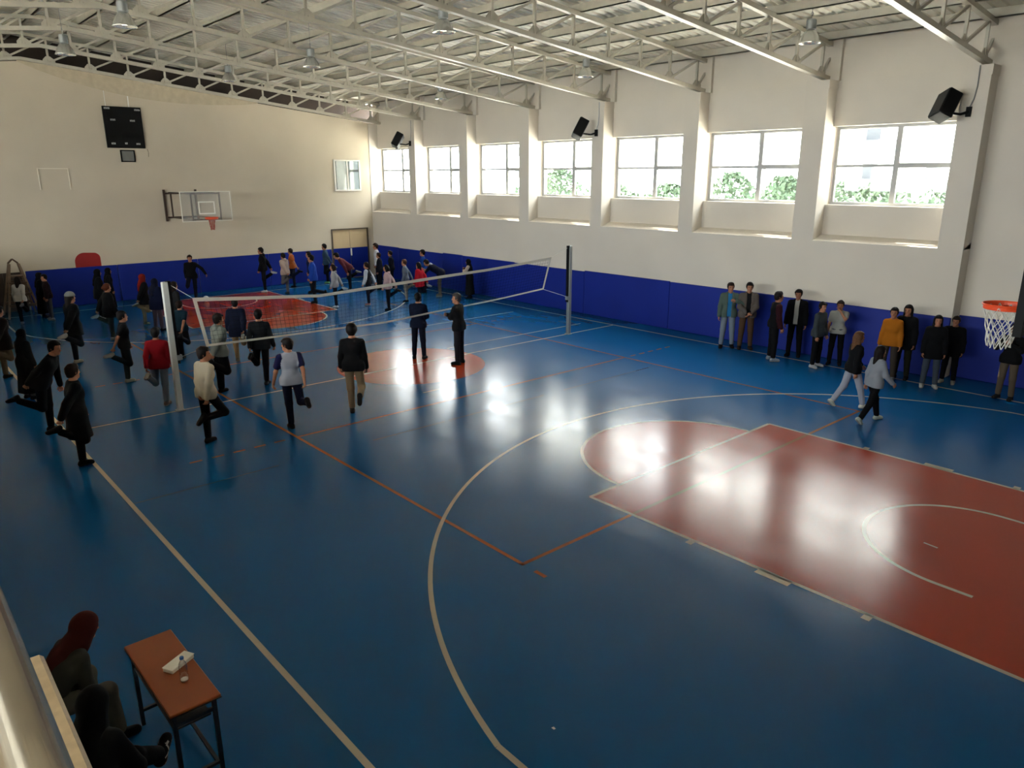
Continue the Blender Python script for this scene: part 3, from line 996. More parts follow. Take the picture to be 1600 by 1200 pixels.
# safety net gathered under the last truss
b = MB()
n = 60
for k in range(n + 1):
    f = k / n
    y = -4.7 + 8.0 * f
    zt = zbot(y) - .0
    zb = zt - .03 - .62 * math.sin(PI * f) ** .8 * (1 - .25 * f)
    for j in range(6):
        g_ = j / 5
        b.v.append((.012 * math.sin(k * 1.9 + j * .6) + .02 * g_, y, zt + (zb - zt) * g_))
for k in range(n):
    for j in range(5):
        a = k * 6 + j
        b.f.append((a, a + 1, a + 7, a + 6))
o = b.build('safety_net', mat('net_beige', 'b3a68f', .9, noise=.06, nscale=6), smooth=True); o.location = (XF + .06, 0, 0)
tag(o, 'beige safety net sagging below the roof truss on the far wall', 'net')
PEOPLE = [
('boy all in black leaning sideways with head turned, nearest the left edge',-0.27,-7.63,1.78,60,'quadlean',0.015,'students stretching on the court',{'top': ('sweater', '101013'), 'bot': '101013', 'hair': ('short', '17110f'), 'shoes': '101013', 'bent': 'R', 'yaw': 15}),
('boy in long black coat standing on the white sideline',1.96,-7.60,1.71,88,'quad',0.015,'students stretching on the court',{'top': ('coat', '101013'), 'bot': '101013', 'hair': ('short', '2c1d16'), 'shoes': '0c0c0d', 'bent': 'R', 'yaw': -25}),
('boy in cream sweater and black trousers in front of the near net post',2.21,-5.70,1.74,104,'quad2',0.014,'students stretching on the court',{'top': ('sweater', 'd9cbb4'), 'bot': '101013', 'hair': ('short', '17110f'), 'shoes': '141416', 'bent': 'R', 'yaw': 40}),
('boy in white and navy jersey holding one foot behind',2.44,-4.32,1.71,168,'quadaway',0.014,'students stretching on the court',{'top': ('tee', 'bcc0d0', {'sleeve': '1b1d4a'}), 'bot': '161a33', 'hair': ('short', '17110f'), 'shoes': '232326', 'bent': 'R', 'yaw': -45}),
('boy in black jacket and beige trousers standing alone left of centre circle',2.35,-2.98,1.78,143,'quadfree',0.014,'students stretching on the court',{'top': ('sweater', '101013'), 'bot': '9c8468', 'hair': ('curly', '17110f'), 'shoes': '4b463f', 'bent': 'R'}),
('boy in grey hoodie and loose black trousers looking down',-0.74,-4.35,1.74,99,'quad',0.016,'students stretching on the court',{'top': ('hoodie', '8c9088'), 'bot': '101013', 'botw': 0.03, 'hair': ('short', '17110f'), 'shoes': '1a1c22', 'bent': 'R', 'pitch': -30}),
('boy in red sweater and grey trousers behind the near net post',-0.58,-5.56,1.62,147,'quad',0.016,'students stretching on the court',{'top': ('sweater', '9c1220'), 'bot': '808690', 'hair': ('short', '17110f'), 'shoes': '5b4a40', 'bent': 'L'}),
('boy in dark teal t-shirt with bare arm beside the near net post',-4.43,-3.97,1.50,128,'quad',0.016,'students stretching on the court',{'top': ('tee', '12303f'), 'bot': '101013', 'hair': ('short', '2c1d16'), 'shoes': '1a1a1c', 'bent': 'R'}),
('student in navy coat and beige trousers seen through the net',-3.24,-3.04,1.59,155,'quad',0.018,'students stretching on the court',{'top': ('coat2', '141a33'), 'bot': 'a58a66', 'hair': ('short', '17110f'), 'shoes': '6b6256', 'bent': 'R'}),
('boy in charcoal top and black trousers seen through the net',-0.70,-3.39,1.71,144,'quad',0.016,'students stretching on the court',{'top': ('sweater', '24262a'), 'bot': '101013', 'hair': ('short', '17110f'), 'shoes': '2b2b2e', 'bent': 'L'}),
('boy in black t-shirt and dark green trousers holding his foot, white shoe',-2.91,-5.63,1.66,83,'quad',0.016,'students stretching on the court',{'top': ('tee', '101013'), 'bot': '20282a', 'hair': ('short', '17110f'), 'shoes': 'c6bfae', 'bent': 'R'}),
('long-haired girl in grey beanie and black coat',-5.69,-6.08,1.80,108,'quad',0.018,'students stretching on the court',{'top': ('coat2', '101013'), 'bot': '111722', 'hair': ('beanie', '2a2220', '8f9290'), 'shoes': 'b9b19f', 'bent': 'R', 'fem': 1}),
('student in dark maroon top facing left near the blue wall',-12.68,-5.39,1.50,-94,'stand',0.022,'students stretching on the court',{'top': ('sweater', '25131a'), 'bot': '45484e', 'hair': ('short', '17110f'), 'shoes': 'aeb2b6', 'yaw': -20}),
('student in black robe in front of dark maroon student',-13.31,-5.42,1.50,81,'stand',0.022,'students stretching on the court',{'top': ('coat', '101013'), 'bot': '101013', 'hair': ('hijab', '101013'), 'shoes': '101013', 'fem': 1}),
('girl in white sweater beside the wooden stand at far left',-12.54,-6.19,1.50,152,'quad',0.022,'students stretching on the court',{'top': ('sweater', 'd8d2cc'), 'bot': '101013', 'hair': ('long', '1d1512'), 'shoes': '8b8f90', 'bent': 'R', 'fem': 1}),
('student in brown coat cut off by the left edge',-5.21,-7.63,1.70,114,'quad',0.020,'students stretching on the court',{'top': ('coat2', '2b211b'), 'bot': '6b5b49', 'hair': ('short', '17110f'), 'shoes': '17130f', 'bent': 'R'}),
('girl in black hijab and robe behind the leaning boy',-2.94,-7.53,1.50,113,'stand',0.018,'students stretching on the court',{'top': ('coat', '101013'), 'bot': '6b665c', 'hair': ('hijab', '0d0d10'), 'shoes': '101013', 'fem': 1}),
('woman in black hijab holding something yellow by the blue wall',-11.77,-4.05,1.64,88,'stand',0.022,'students stretching on the court',{'top': ('coat2', '15161a'), 'bot': '101013', 'hair': ('hijab', '0d0d10'), 'shoes': 'c6c8c8', 'fem': 1}),
('tall woman in black hijab close to the blue wall, face in profile',-12.98,-3.46,1.52,82,'stand',0.024,'students stretching on the court',{'top': ('coat', '101013'), 'bot': '101013', 'hair': ('hijab', '101013'), 'shoes': '101013', 'fem': 1}),
('auburn-haired student in black coat and grey-green trousers',-8.02,-4.67,1.62,97,'quad',0.020,'students stretching on the court',{'top': ('coat2', '101013'), 'bot': '39443f', 'hair': ('bun', '5b2a17'), 'shoes': 'b9bdbb', 'bent': 'L', 'fem': 1}),
('woman in red headscarf, black coat and beige trousers',-9.80,-3.30,1.61,100,'quad',0.020,'students stretching on the court',{'top': ('coat2', '101013'), 'bot': '8f7f62', 'hair': ('hijab', '84190f'), 'shoes': '6f6a52', 'bent': 'R', 'fem': 1}),
('student in navy hooded coat half hidden behind the near net post',-8.58,-3.27,1.59,119,'stand',0.020,'students stretching on the court',{'top': ('coat2', '121a3a'), 'bot': '5d4f5b', 'hair': ('hijab', '10142a'), 'shoes': '101013', 'fem': 1}),
('long-haired girl in charcoal jacket at the left end of the net',-7.14,-3.17,1.63,103,'stand',0.020,'students stretching on the court',{'top': ('sweater', '2a2a2c'), 'bot': '101013', 'hair': ('long', '1f1612'), 'shoes': '101013', 'fem': 1}),
('man in black by far blue pads facing camera, one arm out',-13.56,-0.49,1.70,-20,'quadout',0.022,'students stretching on the court',{'top': ('sweater', '101013'), 'bot': '121624', 'hair': ('short', '2c1d16'), 'shoes': '101013', 'bent': 'R'}),
('boy in black hoodie and white shoes by the far blue pads',-13.67,2.20,1.79,-121,'quad',0.022,'students stretching on the court',{'top': ('hoodie', '101013'), 'bot': '12141c', 'hair': ('short', '17110f'), 'shoes': 'e4e4e6', 'bent': 'R'}),
('student in pale pink hoodie and grey trousers beside the far key',-12.74,2.73,1.62,-154,'quad',0.022,'students stretching on the court',{'top': ('hoodie', 'cbb2a4'), 'bot': '6f6c6c', 'hair': ('short', '17110f'), 'shoes': '3a3a3c', 'bent': 'L'}),
('boy in orange t-shirt behind the pale pink hoodie',-14.19,3.70,1.63,-130,'quad',0.022,'students stretching on the court',{'top': ('tee', 'b9602a'), 'bot': '15182a', 'hair': ('short', '2c1d16'), 'shoes': '101013', 'bent': 'L'}),
('boy in blue jacket over white shirt, striped black trousers',-9.94,2.46,1.78,-114,'quadfree',0.020,'students stretching on the court',{'top': ('jacket', '1c48b0', 'd9d6da'), 'bot': '11131c', 'hair': ('short', '17110f'), 'shoes': '101013', 'bent': 'L'}),
('student with dark hair hidden behind the blue jacket boy',-12.26,3.51,1.66,-116,'stand',0.024,'students stretching on the court',{'top': ('sweater', '16204a'), 'bot': '101013', 'hair': ('short', '17110f'), 'shoes': '101013'}),
('boy in slate blue sweater with bright green shoe near door',-14.29,5.28,1.72,-127,'quad',0.022,'students stretching on the court',{'top': ('sweater', '3f566b'), 'bot': '10131c', 'hair': ('short', '17110f'), 'shoes': '6aa86a', 'bent': 'L'}),
('curly-haired girl in light grey hoodie with red chest print',-8.57,2.57,1.54,-123,'quad',0.020,'students stretching on the court',{'top': ('hoodie', 'a9a7ab'), 'bot': '121624', 'hair': ('long', '2a1a14'), 'shoes': 'd2d4d6', 'bent': 'R', 'fem': 1, 'print_': 'a84a44'}),
('student in burgundy jacket bending over before the far door',-11.69,4.89,1.75,-121,'bendquad',0.020,'students stretching on the court',{'top': ('sweater', '5e2730'), 'bot': '10141e', 'hair': ('short', '17110f'), 'shoes': '6f7070', 'bent': 'R'}),
('girl in black varsity jacket with white sleeves',-8.27,3.70,1.55,-140,'quad',0.020,'students stretching on the court',{'top': ('sweater', '15151a', {'sleeve': 'c9ccd6'}), 'bot': '14182a', 'hair': ('tied', '2b1c15'), 'shoes': 'a8706a', 'bent': 'R', 'fem': 1}),
('tall boy in white shirt in the far corner',-12.33,6.59,1.79,-121,'stand',0.022,'students stretching on the court',{'top': ('sweater', 'd4d2d6'), 'bot': '101013', 'hair': ('short', '2c1d16'), 'shoes': '101013'}),
('boy in black suit jacket over white shirt, in front of corner',-11.31,6.09,1.50,-131,'stand',0.022,'students stretching on the court',{'top': ('jacket', '12141f', 'dcdde6'), 'bot': '11131c', 'hair': ('short', '2c1d16'), 'shoes': '101013'}),
('boy in dark navy suit with white collar by right corner pads',-11.30,6.63,1.55,-127,'stand',0.022,'students stretching on the court',{'top': ('jacket', '0f1220', 'cfd4dc'), 'bot': '101013', 'hair': ('short', '17110f'), 'shoes': '101013'}),
('girl in pale pink jacket and black trousers behind the net',-6.90,3.67,1.58,-137,'quad',0.020,'students stretching on the court',{'top': ('hoodie', 'c3a3a4'), 'bot': '0f1119', 'hair': ('long', '14100f'), 'shoes': '15161b', 'bent': 'R', 'fem': 1}),
('student in washed denim jacket and beige trousers',-7.95,5.10,1.57,-128,'quad',0.020,'students stretching on the court',{'top': ('sweater', '77808e'), 'bot': '8f8880', 'hair': ('short', '4a2c1c'), 'shoes': '141a24', 'bent': 'R'}),
('girl in long bright red coat behind the net',-7.38,5.30,1.50,-154,'quad',0.020,'students stretching on the court',{'top': ('coat2', 'c0182c'), 'bot': '15182a', 'hair': ('long', '0f0d0f'), 'shoes': '99a0ae', 'bent': 'R', 'fem': 1}),
('boy in royal blue sweater against the right wall pads',-9.41,6.92,1.71,-127,'stand',0.022,'students stretching on the court',{'top': ('sweater', '18479a'), 'bot': '101526', 'hair': ('short', '17110f'), 'shoes': '101013'}),
('student bending forward in navy coat with white hood',-8.21,6.80,1.70,-131,'bend',0.020,'students stretching on the court',{'top': ('coat2', '141a33'), 'bot': '7b7267', 'hair': ('short', '17110f'), 'shoes': '8a8278', 'hood': 'c8ccd4'}),
('woman in black hijab and vest with cream sleeves by the wall',-7.08,7.37,1.50,-143,'handsup',0.020,'students stretching on the court',{'top': ('coat', '101013', {'sleeve': 'cdb9a8'}), 'bot': '101013', 'hair': ('hijab', '0c0c0f'), 'shoes': '101013', 'fem': 1}),
('teacher in navy sweatsuit seen from behind on centre circle',-0.41,0.52,1.70,131,'clasp',0.015,'teachers on the centre circle',{'top': ('sweater', '111a33'), 'bot': '14182a', 'hair': ('short', '15110f'), 'shoes': '17171c'}),
('older teacher in black with folded arms on centre circle',0.66,0.92,1.78,-152,'crossed',0.015,'teachers on the centre circle',{'top': ('sweater', '17171a'), 'bot': '2b2930', 'hair': ('grey', '4a423e'), 'shoes': '121214', 'yaw': -30, 'pitch': 8}),
('boy in grey-green jacket over bright blue shirt, pale trousers',4.08,7.38,1.79,-53,'elbow',0.016,'students along the window wall',{'top': ('jacket', '5f6f66', '2f86c0'), 'bot': '8d97a3', 'hair': ('short', '2c1d16'), 'shoes': '101013', 'yaw': -10}),
('boy in taupe jacket and brown trousers with hands clasped',4.54,7.55,1.82,-51,'clasp',0.016,'students along the window wall',{'top': ('jacket', '6d635c', '17171a'), 'bot': '5b4230', 'hair': ('short', '17110f'), 'shoes': '2a211c'}),
('student in black with dark red sleeves turned away',5.67,7.01,1.76,49,'stand',0.016,'students along the window wall',{'top': ('sweater', '141416', {'sleeve': '3a161c'}), 'bot': '101013', 'hair': ('short', '241a18'), 'shoes': '8f9aa6'}),
('student in open black coat over white top beside dark red sleeves',5.79,7.76,1.75,-73,'stand',0.016,'students along the window wall',{'top': ('jacket', '101013', 'c9c4bb'), 'bot': '101013', 'hair': ('short', '17110f'), 'shoes': '17171a'}),
('student in grey sweater and black trousers turning to the neighbour',6.74,7.14,1.62,-4,'stand',0.016,'students along the window wall',{'top': ('sweater', '474d50'), 'bot': '0f0f12', 'hair': ('short', '17110f'), 'shoes': 'c2c4c6', 'yaw': 20}),
('student in white t-shirt with hand raised to face',6.90,7.70,1.61,-71,'face',0.016,'students along the window wall',{'top': ('tee', 'b9b8b0'), 'bot': '0e0e12', 'hair': ('short', '2c1d16'), 'shoes': '17171a', 'waist': '70757c'}),
('girl in mustard yellow sweater against the blue pads',8.34,7.20,1.69,-79,'stand',0.016,'students along the window wall',{'top': ('sweater', 'c0721a'), 'bot': '4a4038', 'hair': ('tied', '1a1412'), 'shoes': '9aa0a6', 'fem': 1}),
('long-haired girl in long black coat beside the mustard sweater',8.50,7.54,1.73,-85,'stand',0.016,'students along the window wall',{'top': ('coat2', '101013'), 'bot': '2a2a20', 'hair': ('long', '15100e'), 'shoes': '17171a', 'fem': 1}),
('fair-haired girl in black jacket and white leggings walking',8.96,4.74,1.60,52,'walk',0.014,'students along the window wall',{'top': ('sweater', '111114'), 'bot': 'b4b6c6', 'hair': ('long', '6b4a32'), 'shoes': 'd9d6c8', 'fem': 1}),
('dark long-haired girl in pale grey jacket and black trousers walking',9.44,4.25,1.52,59,'walk2',0.014,'students along the window wall',{'top': ('sweater', '9aa0aa'), 'bot': '0c0c0f', 'hair': ('long', '1c1412'), 'shoes': 'c2ccc2', 'fem': 1}),
('student in black puffer coat and grey trousers, white shoes',9.23,7.25,1.63,-64,'stand',0.015,'students along the window wall',{'top': ('coat2', '101013'), 'bot': '4f5865', 'hair': ('long2', '120f0f'), 'shoes': 'c9cac6', 'fem': 1}),
('student in open black coat at the corner of last pilaster',9.36,7.94,1.54,-83,'stand',0.015,'students along the window wall',{'top': ('coat2', '0d0d10'), 'bot': '0d0d10', 'hair': ('short', '2a1f18'), 'shoes': 'a9aaa2'}),
('student in beige trousers and black top behind the hanging basket net',10.59,7.48,1.62,-96,'phone',0.015,'students along the window wall',{'top': ('sweater', '121214'), 'bot': '6d5f50', 'hair': ('short', '2a1d16'), 'shoes': '2a2a2c'}),
]
# ------------------------------------------------------------------ people
# Every figure is grown from a posed skeleton: one continuous skin surface for the
# body, and clothing / hair / shoes as separate parts that follow it.


class Grid:
    def __init__(g, lo, hi, h):
        g.h = h
        g.lo = np.array(lo, np.float32)
        g.n = np.maximum(4, np.ceil((np.array(hi) - np.array(lo)) / h).astype(int) + 1)
        g.ax = [(g.lo[i] + h * np.arange(g.n[i])).astype(np.float32) for i in range(3)]

    def new(g):
        return np.full(g.n, 0.25, np.float32)

    def sub(g, lo, hi):
        s = []
        for i in range(3):
            a = int(max(0, math.floor((lo[i] - g.lo[i]) / g.h)))
            b = int(min(g.n[i], math.ceil((hi[i] - g.lo[i]) / g.h) + 1))
            if b - a < 1:
                return None
            s.append(slice(a, b))
        return tuple(s)

    def xyz(g, s):
        return g.ax[0][s[0]][:, None, None], g.ax[1][s[1]][None, :, None], g.ax[2][s[2]][None, None, :]

    def merge(g, F, s, d, k):
        a = F[s]
        if k <= 0:
            F[s] = np.minimum(a, d)
        else:
            t = np.clip(.5 + .5 * (a - d) / k, 0, 1)
            F[s] = a * (1 - t) + d * t - k * t * (1 - t)

    def cap(g, F, a, b, ra, rb, k=.03):
        a, b = np.asarray(a, float), np.asarray(b, float)
        r = max(ra, rb) + .07
        s = g.sub(np.minimum(a, b) - r, np.maximum(a, b) + r)
        if s is None:
            return
        x, y, z = g.xyz(s)
        d = b - a
        L2 = max(float(d @ d), 1e-8)
        t = np.clip(((x - a[0]) * d[0] + (y - a[1]) * d[1] + (z - a[2]) * d[2]) / L2, 0, 1)
        q = np.sqrt((x - a[0] - t * d[0]) ** 2 + (y - a[1] - t * d[1]) ** 2 + (z - a[2] - t * d[2]) ** 2)
        g.merge(F, s, q - (ra + (rb - ra) * t), k)

    def ell(g, F, c, A, r, k=.02):
        """A: 3 axes as rows"""
        c = np.asarray(c, float)
        m = max(r) + .07
        s = g.sub(c - m, c + m)
        if s is None:
            return
        x, y, z = g.xyz(s)
        q = 0
        for i in range(3):
            q = q + (((x - c[0]) * A[i][0] + (y - c[1]) * A[i][1] + (z - c[2]) * A[i][2]) / r[i]) ** 2
        g.merge(F, s, (np.sqrt(q) - 1) * min(r), k)

    def dot(g, o, n):
        x, y, z = g.xyz((slice(None),) * 3)
        return (x - o[0]) * n[0] + (y - o[1]) * n[1] + (z - o[2]) * n[2]

    def mesh(g, F):
        F = F.copy()
        F[0] = F[-1] = .2
        F[:, 0] = F[:, -1] = .2
        F[:, :, 0] = F[:, :, -1] = .2
        S = F < 0
        n0, n1, n2 = F.shape
        C = np.zeros((n0 - 1, n1 - 1, n2 - 1), np.int8)
        for i in (0, 1):
            for j in (0, 1):
                for k in (0, 1):
                    C += S[i:n0 - 1 + i, j:n1 - 1 + j, k:n2 - 1 + k]
        I = np.argwhere((C > 0) & (C < 8))
        if len(I) == 0:
            return None
        idx = np.full(C.shape, -1, np.int64)
        idx[I[:, 0], I[:, 1], I[:, 2]] = np.arange(len(I))
        acc = np.zeros((len(I), 3))
        cnt = np.zeros(len(I))
        cor = [(i, j, k) for i in (0, 1) for j in (0, 1) for k in (0, 1)]
        val = {c: F[I[:, 0] + c[0], I[:, 1] + c[1], I[:, 2] + c[2]].astype(float) for c in cor}
        for c in cor:
            for ax in range(3):
                if c[ax] == 0:
                    e = list(c); e[ax] = 1; e = tuple(e)
                    a, b = val[c], val[e]
                    m = (a < 0) != (b < 0)
                    t = np.where(m, a / np.where(m, a - b, 1), 0)
                    p = np.array(c, float)[None, :].repeat(len(I), 0)
                    p[:, ax] = t
                    acc += p * m[:, None]
                    cnt += m
        V = g.lo + (I + acc / cnt[:, None]) * g.h
        Q = []
        for ax in range(3):
            o = [i for i in range(3) if i != ax]
            sl = [slice(None)] * 3
            a = [slice(None)] * 3; b = [slice(None)] * 3
            a[ax] = slice(0, -1); b[ax] = slice(1, None)
            D = S[tuple(a)] != S[tuple(b)]
            E = np.argwhere(D)
            E = E[(E[:, o[0]] > 0) & (E[:, o[1]] > 0) & (E[:, o[0]] < F.shape[o[0]] - 1) & (E[:, o[1]] < F.shape[o[1]] - 1)]
            if len(E) == 0:
                continue
            ins = S[E[:, 0], E[:, 1], E[:, 2]]
            q = []
            for d0, d1 in ((-1, -1), (0, -1), (0, 0), (-1, 0)):
                P = E.copy()
                P[:, o[0]] += d0
                P[:, o[1]] += d1
                q.append(idx[P[:, 0], P[:, 1], P[:, 2]])
            q = np.stack(q, 1)
            flip = ins if ax != 1 else ~ins
            q[~flip] = q[~flip][:, ::-1]
            Q.append(q)
        Q = np.concatenate(Q)
        Q = Q[(Q >= 0).all(1)]
        return V, Q


def np_mesh(name, V, Q, mats, parent, fmat=None, extra=None):
    me = bpy.data.meshes.new(name)
    vs, fs = V, Q
    nq = len(Q)
    me.vertices.add(len(V))
    me.vertices.foreach_set('co', np.asarray(V, np.float32).ravel())
    me.loops.add(nq * 4)
    me.loops.foreach_set('vertex_index', np.asarray(Q, np.int32).ravel())
    me.polygons.add(nq)
    me.polygons.foreach_set('loop_start', np.arange(0, nq * 4, 4, dtype=np.int32))
    me.polygons.foreach_set('loop_total', np.full(nq, 4, np.int32))
    for m in mats:
        me.materials.append(m)
    if fmat is not None:
        me.polygons.foreach_set('material_index', np.asarray(fmat, np.int32))
    me.polygons.foreach_set('use_smooth', np.ones(nq, bool))
    me.update(calc_edges=True)
    me.validate()
    o = bpy.data.objects.new(name, me)
    COL.objects.link(o)
    o.parent = parent
    return o


def nrm(v):
    v = np.asarray(v, float)
    return v / (np.linalg.norm(v) + 1e-9)


def ik(S, T, l1, l2, pole):
    d = T - S
    L = min(np.linalg.norm(d), (l1 + l2) * .995)
    d = nrm(d)
    T = S + d * L
    a = (l1 * l1 - l2 * l2 + L * L) / (2 * L)
    h = math.sqrt(max(l1 * l1 - a * a, 0))
    p = nrm(np.asarray(pole) - d * (np.asarray(pole) @ d))
    return S + d * a + p * h, T


def dirf(t, ab=0):
    """direction in the sagittal plane, t degrees forward of straight down, ab = sideways"""
    t = rad(t)
    return nrm((math.sin(ab), math.sin(t) * math.cos(ab), -math.cos(t) * math.cos(ab)))


TH, SH, ANK = .43, .41, .085


def skeleton(pose, k):
    J = {}
    lean, side = 3, 0
    legs = {1: (1, .05, 3, 'flat'), -1: (1, .05, 3, 'flat')}      # flex, abduct, knee, foot
    arms = {1: (2, .16, 12), -1: (2, .16, 12)}
    b = 1 if k.get('bent', 'R') == 'R' else -1
    sit = False
    if pose.startswith('quad') or pose == 'bendquad':
        legs[b] = (6, .10, 128, 'pt')
        legs[-b] = (0, -.03, 2, 'flat')
        arms[b] = 'foot'
        arms[-b] = (4, .2, 18)
    if pose == 'quad2':
        legs[b] = (28, .22, 118, 'pt'); arms[b] = 'foot'; arms[-b] = 'footx'
    if pose == 'quadaway':
        legs[b] = (-2, .12, 100, 'pt'); arms[-b] = (6, .30, 10)
    if pose == 'quadfree':
        legs[b] = (6, .08, 82, 'pt'); arms[b] = (2, .14, 14)
    if pose == 'quadout':
        arms[-b] = (12, .85, 10); legs[b] = (38, .2, 120, 'pt')
    if pose == 'quadlean':
        lean = 27; arms[-b] = (-4, .12, 8); legs[b] = (-2, .1, 112, 'pt')
    if pose == 'bend':
        lean = 58; arms[1] = (50, .1, 70); arms[-1] = (50, .1, 70); legs[1] = (8, .05, 12, 'flat'); legs[-1] = (4, .05, 6, 'flat')
    if pose == 'bendquad':
        lean = 48; arms[-b] = (-30, .1, 8)
    if pose in ('walk', 'walk2'):
        s = 1 if pose == 'walk' else -1
        legs[s] = (20, .03, 6, 'flat'); legs[-s] = (-14, .03, 18, 'toe'); arms[s] = (-14, .12, 14); arms[-s] = (18, .12, 26)
    if pose == 'crossed':
        arms[1] = (('F', -.13, .24, .27), (.9, .1, -.9)); arms[-1] = (('F', .13, .22, .24), (-.9, .1, -.9))
    if pose == 'clasp':
        arms[1] = (('F', .03, .21, .03), (.9, -.2, -.3)); arms[-1] = (('F', -.03, .22, .01), (-.9, -.2, -.3))
    if pose == 'face':
        arms[-1] = (('F', -.03, .2, .53), (-.7, .2, -.9)); arms[1] = (8, .14, 20)
    if pose == 'handsup':
        arms[1] = (('F', .04, .22, .36), (.8, .1, -.9)); arms[-1] = (('F', -.04, .24, .33), (-.8, .1, -.9))
    if pose == 'elbow':
        arms[-1] = (('F', -.14, .22, .34), (-1, -.1, -.5)); legs[1] = (5, .06, 8, 'flat'); legs[-1] = (-3, .06, 2, 'flat')
    if pose == 'phone':
        arms[1] = (('F', .05, .26, .38), (.8, .1, -.9)); arms[-1] = (('F', -.05, .26, .36), (-.8, .1, -.9)); k.setdefault('pitch', -20)
    if pose == 'sit':
        sit = True; lean = 40
        legs[1] = (86, .24, 82, 'flat'); legs[-1] = (86, .22, 84, 'flat')
        arms[1] = (('F', .05, .40, .05), (.9, -.2, -.3)); arms[-1] = (('F', -.04, .40, .05), (-.9, -.2, -.3))
    if pose == 'sitcross':
        sit = True; lean = 22
        legs[1] = (93, .0, 42, 'pt2'); legs[-1] = (62, .1, 3, 'flat')
        arms[1] = (('F', .1, .30, .08), (.9, -.2, -.3)); arms[-1] = (('F', -.1, .30, .1), (-.9, -.2, -.3))
    fem = k.get('fem')
    sw = .150 if fem else .172
    P = np.zeros(3)
    U = nrm((math.sin(rad(side)), math.sin(rad(lean)), math.cos(rad(lean))))
    R = np.array((1., 0, 0))
    Fw = nrm(np.cross(U, R))
    J.update(P=P, U=U, R=R, F=Fw)
    N = P + U * .50
    J['N'] = N
    hp_ = rad(-lean * .55 + k.get('pitch', 0)); hy = rad(k.get('yaw', 0))
    # head: starts from torso frame, levelled a little, then yawed
    a = rad(lean) + hp_
    Hu = nrm((0, math.sin(a), math.cos(a)))
    Hf0 = np.array((0, math.cos(a), -math.sin(a)))
    Hf = nrm(Hf0 * math.cos(hy) + R * math.sin(hy))
    if k.get('pitch'):
        a2 = rad(-k['pitch'])
        Hf, Hu = nrm(Hf * math.cos(a2) - Hu * math.sin(a2)), nrm(Hu * math.cos(a2) + Hf * math.sin(a2))
        a = a
    Hr = np.cross(Hf, Hu)
    J.update(Hu=Hu, Hf=Hf, Hr=Hr, H=N + nrm(U * .4 + Hu * .6) * .145 + Hf * .022)
    for s in (1, -1):
        hip = P + R * (s * .09) - np.array((0, 0, .03))
        f, ab, kn, ft = legs[s]
        knee = hip + dirf(f, s * ab) * TH
        sd = dirf(f - kn, s * ab * (.4 if kn > 60 else 1))
        ank = knee + sd * SH
        if ft == 'flat':
            toe, dn = nrm((s * .15, 1, 0)), np.array((0, 0, -1.))
        elif ft == 'toe':
            toe, dn = dirf(f - kn + 75), dirf(f - kn - 15)
        else:
            pl = 40 if ft == 'pt' else 15
            toe, dn = dirf(f - kn + 90 - pl), dirf(f - kn - pl)
        J[s] = dict(hip=hip, knee=knee, ank=ank, toe=toe, dn=dn)
    for s in (1, -1):
        sh = P + U * .425 + R * (s * sw)
        A = arms[s]
        if A in ('foot', 'footx'):
            q = J[b]
            T = q['ank'] + q['toe'] * .05 + np.array((s * .03, 0, .035))
            el, wr = ik(sh, T, .285, .25, (s * .8, -.8, .1))
        elif isinstance(A[0], tuple):
            _, x, y, z = A[0]
            T = P + R * x + Fw * y + U * z
            el, wr = ik(sh, T, .285, .25, A[1])
        else:
            sf, sa, ef = A
            el = sh + dirf(sf, s * sa) * .285
            wr = el + dirf(sf + ef, s * sa * .6) * .25
        J[s].update(sh=sh, el=el, wr=wr, hd=nrm(wr - el))
    # drop to the floor
    if sit:
        off = np.array((0, 0, .555))
    else:
        st = -b if (pose.startswith('quad') or pose == 'bendquad') else (1 if pose == 'walk' else -1)
        a0 = J[st]['ank']
        lo = min((J[s]['ank'] + J[s]['dn'] * ANK)[2] if legs[s][3] == 'flat' else 9 for s in (1, -1))
        off = np.array((-a0[0], -a0[1] - .05, -lo))
        if pose not in ('walk', 'walk2') and not (pose.startswith('quad') or pose == 'bendquad'):
            off[0] = 0
    for key in ('P', 'N', 'H'):
        J[key] = J[key] + off
    for s in (1, -1):
        for key in ('hip', 'knee', 'ank', 'sh', 'el', 'wr'):
            J[s][key] = J[s][key] + off
    J['b'] = b
    J['sit'] = sit
    return J


SKIN = mat('skin', '96654c', .6, spec=.25)
EYE = mat('eye_dark', '17100d', .4)
LIP = mat('lip', '8f5146', .5)
TOPNAME = dict(sweater='sweater', hoodie='hoodie', tee='t_shirt', jacket='jacket', coat='coat', coat2='coat', robe='robe')


def torso(g, F, J, e, k=.045, low=True):
    P, U, R, Fw = J['P'], J['U'], J['R'], J['F']
    at = lambda u, w, f=0: P + U * u + R * w + Fw * f
    if low:
        g.cap(F, at(0.0, -.075, -.005), at(0.0, .075, -.005), .098 + e, .098 + e, k)
    g.cap(F, at(.13, -.05), at(.13, .05), .093 + e, .093 + e, k)
    g.cap(F, at(.05, 0), at(.30, 0), .10 + e, .10 + e, k)
    sw = abs((J[1]['sh'] - J['P']) @ R)
    g.cap(F, at(.29, -.072, .008), at(.29, .072, .008), .10 + e, .10 + e, k)
    g.cap(F, at(.365, -.09), at(.365, .09), .082 + e, .082 + e, k)
    for q in (1, -1):
        g.cap(F, at(.455, q * .045), at(.425, q * (sw - .015)), .052 + e * .8, .05 + e * .7, k)
    g.cap(F, at(.43, 0), at(.505, 0, .005), .075 + e * .6, .056 + e * .4, k)


def cloth(name, h, **kw):
    return mat(name, tuple(c * .55 for c in hexlin(h)), .85, spec=.12, bump=.7, bscale=8, **kw)


